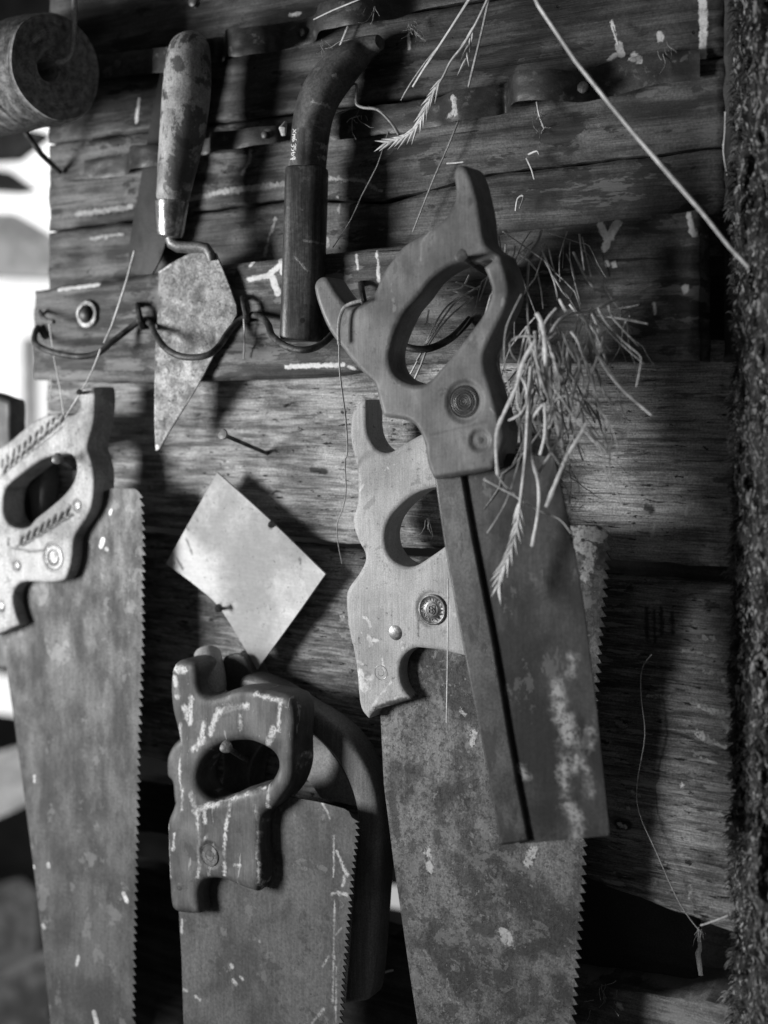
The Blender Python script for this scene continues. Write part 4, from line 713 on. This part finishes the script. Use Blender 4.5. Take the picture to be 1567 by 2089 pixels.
for i, (lb, q, d0, d1, r0, r1) in enumerate(hay):
    straw(lb, CH(q), d0, d1, r0*1.2/2.984, r1*1.2/2.984, sq=.5, m= straw_d if i in (9, 13, 16, 17, 18) else straw_m)
we = Thing('wheat_stalk', 'wheat ear hanging from the straw clump over the backsaw blade', 'wheat', P(1075, 900, .10), SG)
p = path(CH([(400, 560), (388, 720), (378, 900), (366, 1100), (345, 1300), (330, 1420), (310, 1560), (270, 1700), (225, 1800), (200, 1905)]), .10, .105)
we.part('stem', MB().tube(p, [.0013, .0009], 7).mesh(), straw_m)
mb = MB(); ear(mb, p[18:], .0036, 20, .9); we.part('ear', mb.mesh(), straw_m)
mb = MB()
def rnd_stalk(x, y, ln, ang, d, r, wob=.45):
    q = [(x, y)]; a = ang
    for k in range(random.randint(3, 6)):
        a += random.uniform(-wob, wob); q.append((q[-1][0]+math.cos(a)*ln, q[-1][1]+math.sin(a)*ln))
    mb.tube(path(q, d, d+random.uniform(-.02, .02), 3), [r*S(x, d), r*.6*S(x, d)], 5)
def kink(x, y, total, ang, d, r):
    q = [(x, y)]; a = ang; left = total
    while left > 0:
        l = random.uniform(18, 85); a += random.choice((-1, 1))*random.uniform(.05, .8); a += (1.57-a)*.3; q.append((q[-1][0]+math.cos(a)*l, q[-1][1]+math.sin(a)*l)); left -= l
    p_ = path(q, d, d+random.uniform(-.02, .02), 2); n_ = len(p_)
    mb.tube(p_, [r*S(x, d)*(1-.25*i_/n_)*(1+.25*noise.noise(Vector((i_*.7, x, y)))) for i_ in range(n_)], 7, sq=random.uniform(.35, .8), side=Vector((1, random.uniform(-.6, .6), 0)))
for i in range(56):
    kink(random.gauss(1112, 30), random.uniform(640, 760), random.uniform(90, 330), random.gauss(1.6, .35), random.uniform(.05, .095), random.choice((random.uniform(.9, 2.2), random.uniform(2.0, 4.2))))
for i in range(12):
    kink(random.gauss(1190, 24), random.uniform(620, 665), random.uniform(60, 250), random.gauss(1.5, .5), random.uniform(.04, .07), random.uniform(1.4, 3.8))
for i in range(26):
    kink(random.uniform(1015, 1190), random.gauss(500, 22), random.uniform(50, 150), random.uniform(.1, 2.4), random.uniform(.03, .06), random.uniform(1.0, 2.8))
for i in range(26):
    x = random.gauss(1150, 25); y = random.uniform(850, 1020); rnd_stalk(x, y, random.uniform(10, 28), random.uniform(.3, 2.6), random.uniform(.04, .08), random.uniform(.6, 1.6))
for i in range(12):
    x = random.gauss(1250, 25); y = random.gauss(635, 14); rnd_stalk(x, y, random.uniform(8, 26), random.uniform(0, 2.4), random.uniform(.03, .06), random.uniform(.6, 1.6))
single('hay_clump', mb.mesh(), mat('tangled_hay', .30, .58, (80, 80, 80), blotch=45, rough=.65, bump=.4, bd=.0003, grain=(900, 900, 60), gw=.25), 'tangled fine hay filling the straw clump right of the backsaw handle', 'hay', P(1150, 680, .06), kind='stuff')
mb = MB()
for q in ([(840, 605), (740, 572)], [(830, 600), (760, 640), (700, 682), (640, 770), (590, 880), (530, 995)], [(850, 590), (740, 660), (640, 800), (560, 930)], [(800, 540), (760, 600), (650, 610)], [(820, 640), (700, 740), (600, 880)], [(700, 600), (800, 640)], [(615, 700), (605, 760)]):
    mb.tube(path(C4(q), .04, .05), .0006, 5)
single('hay_wisp', mb.mesh(), straw_m, 'wisp of thin straws seen through the grip hole of the backsaw', 'hay', P(900, 640, .045), SG)
mb = MB()
for cx_, cy_, sp_, nn, d_ in ((760, 10, 8, 8, .03), (842, 50, 7, 16, .012), (735, 240, 10, 12, .016), (1105, 225, 5, 8, .012), (1355, 95, 9, 7, .013), (1105, 262, 5, 7, .008), (658, 85, 6, 6, .03), (875, 1060, 5, 6, .03), (1160, 1050, 14, 10, .05), (1245, 2035, 14, 12, .004), (1430, 1895, 5, 8, .0)):
    for i in range(nn):
        rnd_stalk(random.gauss(cx_, sp_), random.gauss(cy_, sp_), random.uniform(3, 9), random.gauss(1.55, .5), d_, random.uniform(.4, 1.0))
single('cobweb_fluff', mb.mesh(), straw_d, 'wisps of dusty cobweb and chaff clinging to straps and boards', 'cobweb', P(845, 40, .02), kind='stuff')

# ---------------------------------------------------------------- shaggy sacking down the right edge
sk_ = Thing('sacking', 'shaggy dark sacking hanging down the right edge', 'sacking', P(1540, 1200, .03))
vs = []; fs = []; nu, nv = 60, 420
def skp(u, v):
    y = -80+v*2280; x = 1497+u*190 + 9*noise.noise(Vector((0, y*.012, 4))) + (8 if y > 1650 else 0)*0
    d = .018+.045*math.sin(min(u*1.6, 1)*math.pi/2) + .012*noise.fractal(Vector((u*3, y*.004, 2)), 1, 2, 3) + .005*noise.fractal(Vector((u*9, y*.02, 5)), 1, 2, 4)
    q = P(x, y, d); q += Vector((noise.noise(q*150), -noise.noise(q*130+Vector((3, 3, 3)))*1.6, noise.noise(q*170)))*.0022; return q
for i in range(nu+1):
    for j in range(nv+1): vs.append(skp(i/nu, j/nv))
for i in range(nu):
    for j in range(nv): a = i*(nv+1)+j; fs.append((a, a+1, a+nv+2, a+nv+1))
mb = MB(); mb.add(vs, fs)
sack_m = mat('coarse_sacking', .008, .06, sc3=(190, 190, 110), blotch=26, bw=.5, rough=.9, bump=1.0, bd=.002, fine=900, fw=.5, contrast=(.42, .6), specks=.3, speckv=.4, spsc=150, spec=.1, peel=[((230, 230, 130), .56, .34, .7), ((330, 300, 200), .58, .5, .8), ((120, 120, 60), .56, .01, .8)])
sk_.part('cloth', mb.mesh(), sack_m)
fib_m = mat('sacking_fibre', .05, .24, (100,)*3, blotch=20, rough=.8, spec=.15, contrast=(.4, .62))
mb = MB()
for i in range(5200):
    u = random.random()**2.2; v = random.random()
    if v < .5 and random.random() < .6: continue
    q = skp(u, v); a = Vector((-.5 if u < .15 else random.uniform(-.6, .4), -random.uniform(.2, 1.0), random.uniform(-1.1, .35))).normalized()
    L = random.uniform(.0015, .0045)*(1.3 if u < .1 else 1)*(.5+1.3*abs(noise.noise(q*35))); b = a+Vector((0, 0, -.7))
    mb.tube([q-a*.001, q+a*L*.5, q+a*L*.8+b.normalized()*L*.5], [.00035, .0003, .0001], 3, cap=False)
for i in range(1100):
    v = random.random(); q = skp(0.0, v)+Vector((random.uniform(-.0005, .001), 0, 0)); a = Vector((-1, -random.uniform(-.2, .6), random.uniform(-.9, .5))).normalized(); L = random.uniform(.0015, .0052)
    if noise.noise(q*70) < random.uniform(-.5, .15): continue
    L *= .6+1.4*abs(noise.noise(q*40)); mb.tube([q, q+a*L*.6, q+a*L+Vector((0, 0, -L*.4))], [.0006, .0005, .0001], 4, cap=False)
sk_.part('fibre', mb.mesh(), fib_m, kind='stuff')
mb = MB()
for i in range(1500):
    v = random.triangular(.25, 1.0, .62); u = random.random()**1.4; q = skp(u, v)
    if noise.noise(q*45) < random.uniform(-.25, .35): continue
    a = Vector((random.uniform(-.5, .5), -random.uniform(.05, .5), -1)).normalized(); L = random.uniform(.0012, .0042); w_ = random.uniform(.0003, .0009)
    mb.tube([q, q+a*L*.4, q+a*L], [w_*.5, w_, w_*.2], 4, sq=.4)
sk_.part('chaff', mb.mesh(), mat('chaff_flecks', .10, .42, (100,)*3, blotch=60, rough=.8, spec=.15), kind='stuff')

# ---------------------------------------------------------------- room behind (far out of focus) and backing
def slab(name, label, cat, corners, t0, th, m, group=None, kind=None):
    a = [Q(x, y, t0 if len(c) < 3 else c[2]) for c in corners for x, y in [c[:2]]]; off = FW*th; n = len(a)
    mb = MB(); mb.add(a+[q+off for q in a], [tuple(range(n)), tuple(range(2*n-1, n-1, -1))]+[(i, (i+1) % n, (i+1) % n+n, i+n) for i in range(n)])
    return single(name, mb.mesh(False), m, label, cat, a[0], group, kind)
dkw = mat('far_dark_wall', .01, .03, (3, 3, 3), rough=.8)
slab('back_wall', None, None, [(-500, -700), (3000, -700), (3000, 3200), (-500, 3200)], 3.6, .05, dkw, kind='structure')
sky = emit('daylight_through_opening', 1.4); dim = emit('dim_daylight', .30)
slab('daylight_opening', 'bright daylight opening glimpsed past the left edge of the boards', 'window', [(-260, 255), (140, 235), (140, 900), (-260, 900)], 3.4, .02, sky)
slab('daylight_gap', 'bright sliver of daylight between the curved bow and the middle saw', 'window', [(735, 1808), (850, 1815), (850, 1862), (735, 1838)], 1.6, .01, emit('gap_light', .45))
slab('daylight_gap', 'white sliver of daylight low at the left edge beside the saw blade', 'window', [(-120, 1350), (40, 1385), (40, 1462), (-120, 1440)], 3.2, .01, sky)
fg = mat('far_grey_timber', .12, .3, (8, 8, 8), rough=.7); fdk = mat('far_dark_timber', .02, .05, (8, 8, 8), rough=.7)
BG = 'blurred timbers beyond the wall'
slab('timber', 'dark blurred timber at the upper left just under the spool', 'timber', [(-200, 200), (60, 262), (95, 270), (30, 320), (-200, 330)], 2.5, .05, fdk, BG)
slab('timber', 'dark slanting timber across the bright opening, upper one', 'timber', [(-200, 320), (20, 350), (66, 382), (30, 388), (-200, 372)], 2.6, .05, emit('shaded_timber_glow', .06) if 0 else fdk, BG)
slab('timber', 'grey blurred timber across the middle of the bright opening', 'timber', [(-200, 430), (30, 436), (140, 500), (140, 568), (-200, 556)], 2.7, .05, mat('pale_far_timber', .3, .55, (8, 8, 8), rough=.7), BG)
slab('timber', 'pale upright bars low in the bright opening', 'timber', [(45, 690), (62, 690), (62, 900), (45, 900)], 2.8, .05, mat('pale_far_bar', .5, .7, (8, 8, 8), rough=.7), BG)
slab('timber', 'grey blurred plank slanting at the left edge beside the saw blade', 'timber', [(-200, 1600), (60, 1528), (60, 1640), (-200, 1760)], 2.2, .05, mat('lit_far_plank', .5, .8, (3, 9, 30), rough=.7), BG)
slab('timber', 'dim blurred block in the lower left corner', 'timber', [(-100, 1840), (30, 1812), (75, 1850), (75, 1960), (40, 1990), (-100, 2000)], 2.3, .05, fg, BG)
slab('timber', 'dim timber slanting along the bottom left corner', 'timber', [(-100, 2040), (40, 1985), (110, 1950), (110, 2200), (-100, 2200)], 2.0, .05, fg, BG)
slab('timber', 'pale block glimpsed through the gap at the lower right', 'timber', [(1464, 1908), (1530, 1916), (1530, 1958), (1468, 1952)], .88, .02, mat('block_in_gap', .3, .5, (8, 8, 8), rough=.6), BG)

# ---------------------------------------------------------------- light, world, camera
w = bpy.data.worlds.new('World'); sc.world = w; w.use_nodes = True
w.node_tree.nodes['Background'].inputs[0].default_value = (1, 1, 1, 1); w.node_tree.nodes['Background'].inputs[1].default_value = .06
def area(name, loc, tgt, sx, sy, p):
    l = bpy.data.lights.new(name, 'AREA'); l.shape = 'RECTANGLE'; l.size = sx; l.size_y = sy; l.energy = p
    o = bpy.data.objects.new(name, l); COL.objects.link(o); o.location = loc; o.rotation_euler = (Vector(tgt)-Vector(loc)).to_track_quat('-Z', 'Y').to_euler(); return o
area('window_light', (-.84, -.84, -.13), (-.02, 0, -.11), .28, .42, 18.0)
area('back_room_fill', (-.75, .75, .1), (-1.4, 1.3, -.1), .4, .4, 7.0)  # fill lamp added behind the wall to brighten the far timbers

cam = bpy.data.cameras.new('Camera'); co = bpy.data.objects.new('Camera', cam); COL.objects.link(co); sc.camera = co
co.location = CAM; co.rotation_euler = (rad(90), 0, TH)
cam.sensor_fit = 'HORIZONTAL'; cam.sensor_width = 24; cam.lens = F/1567*24; cam.shift_y = (HY-2089/2)/1567
cam.clip_start = .01; cam.clip_end = 50
cam.dof.use_dof = True; cam.dof.focus_distance = (P(840, 1200, .04)-CAM).dot(FW); cam.dof.aperture_fstop = 3.6
sc.render.engine = 'CYCLES'
sc.view_settings.view_transform = 'Standard'; sc.view_settings.look = 'None'; sc.view_settings.exposure = 0; sc.view_settings.gamma = 1
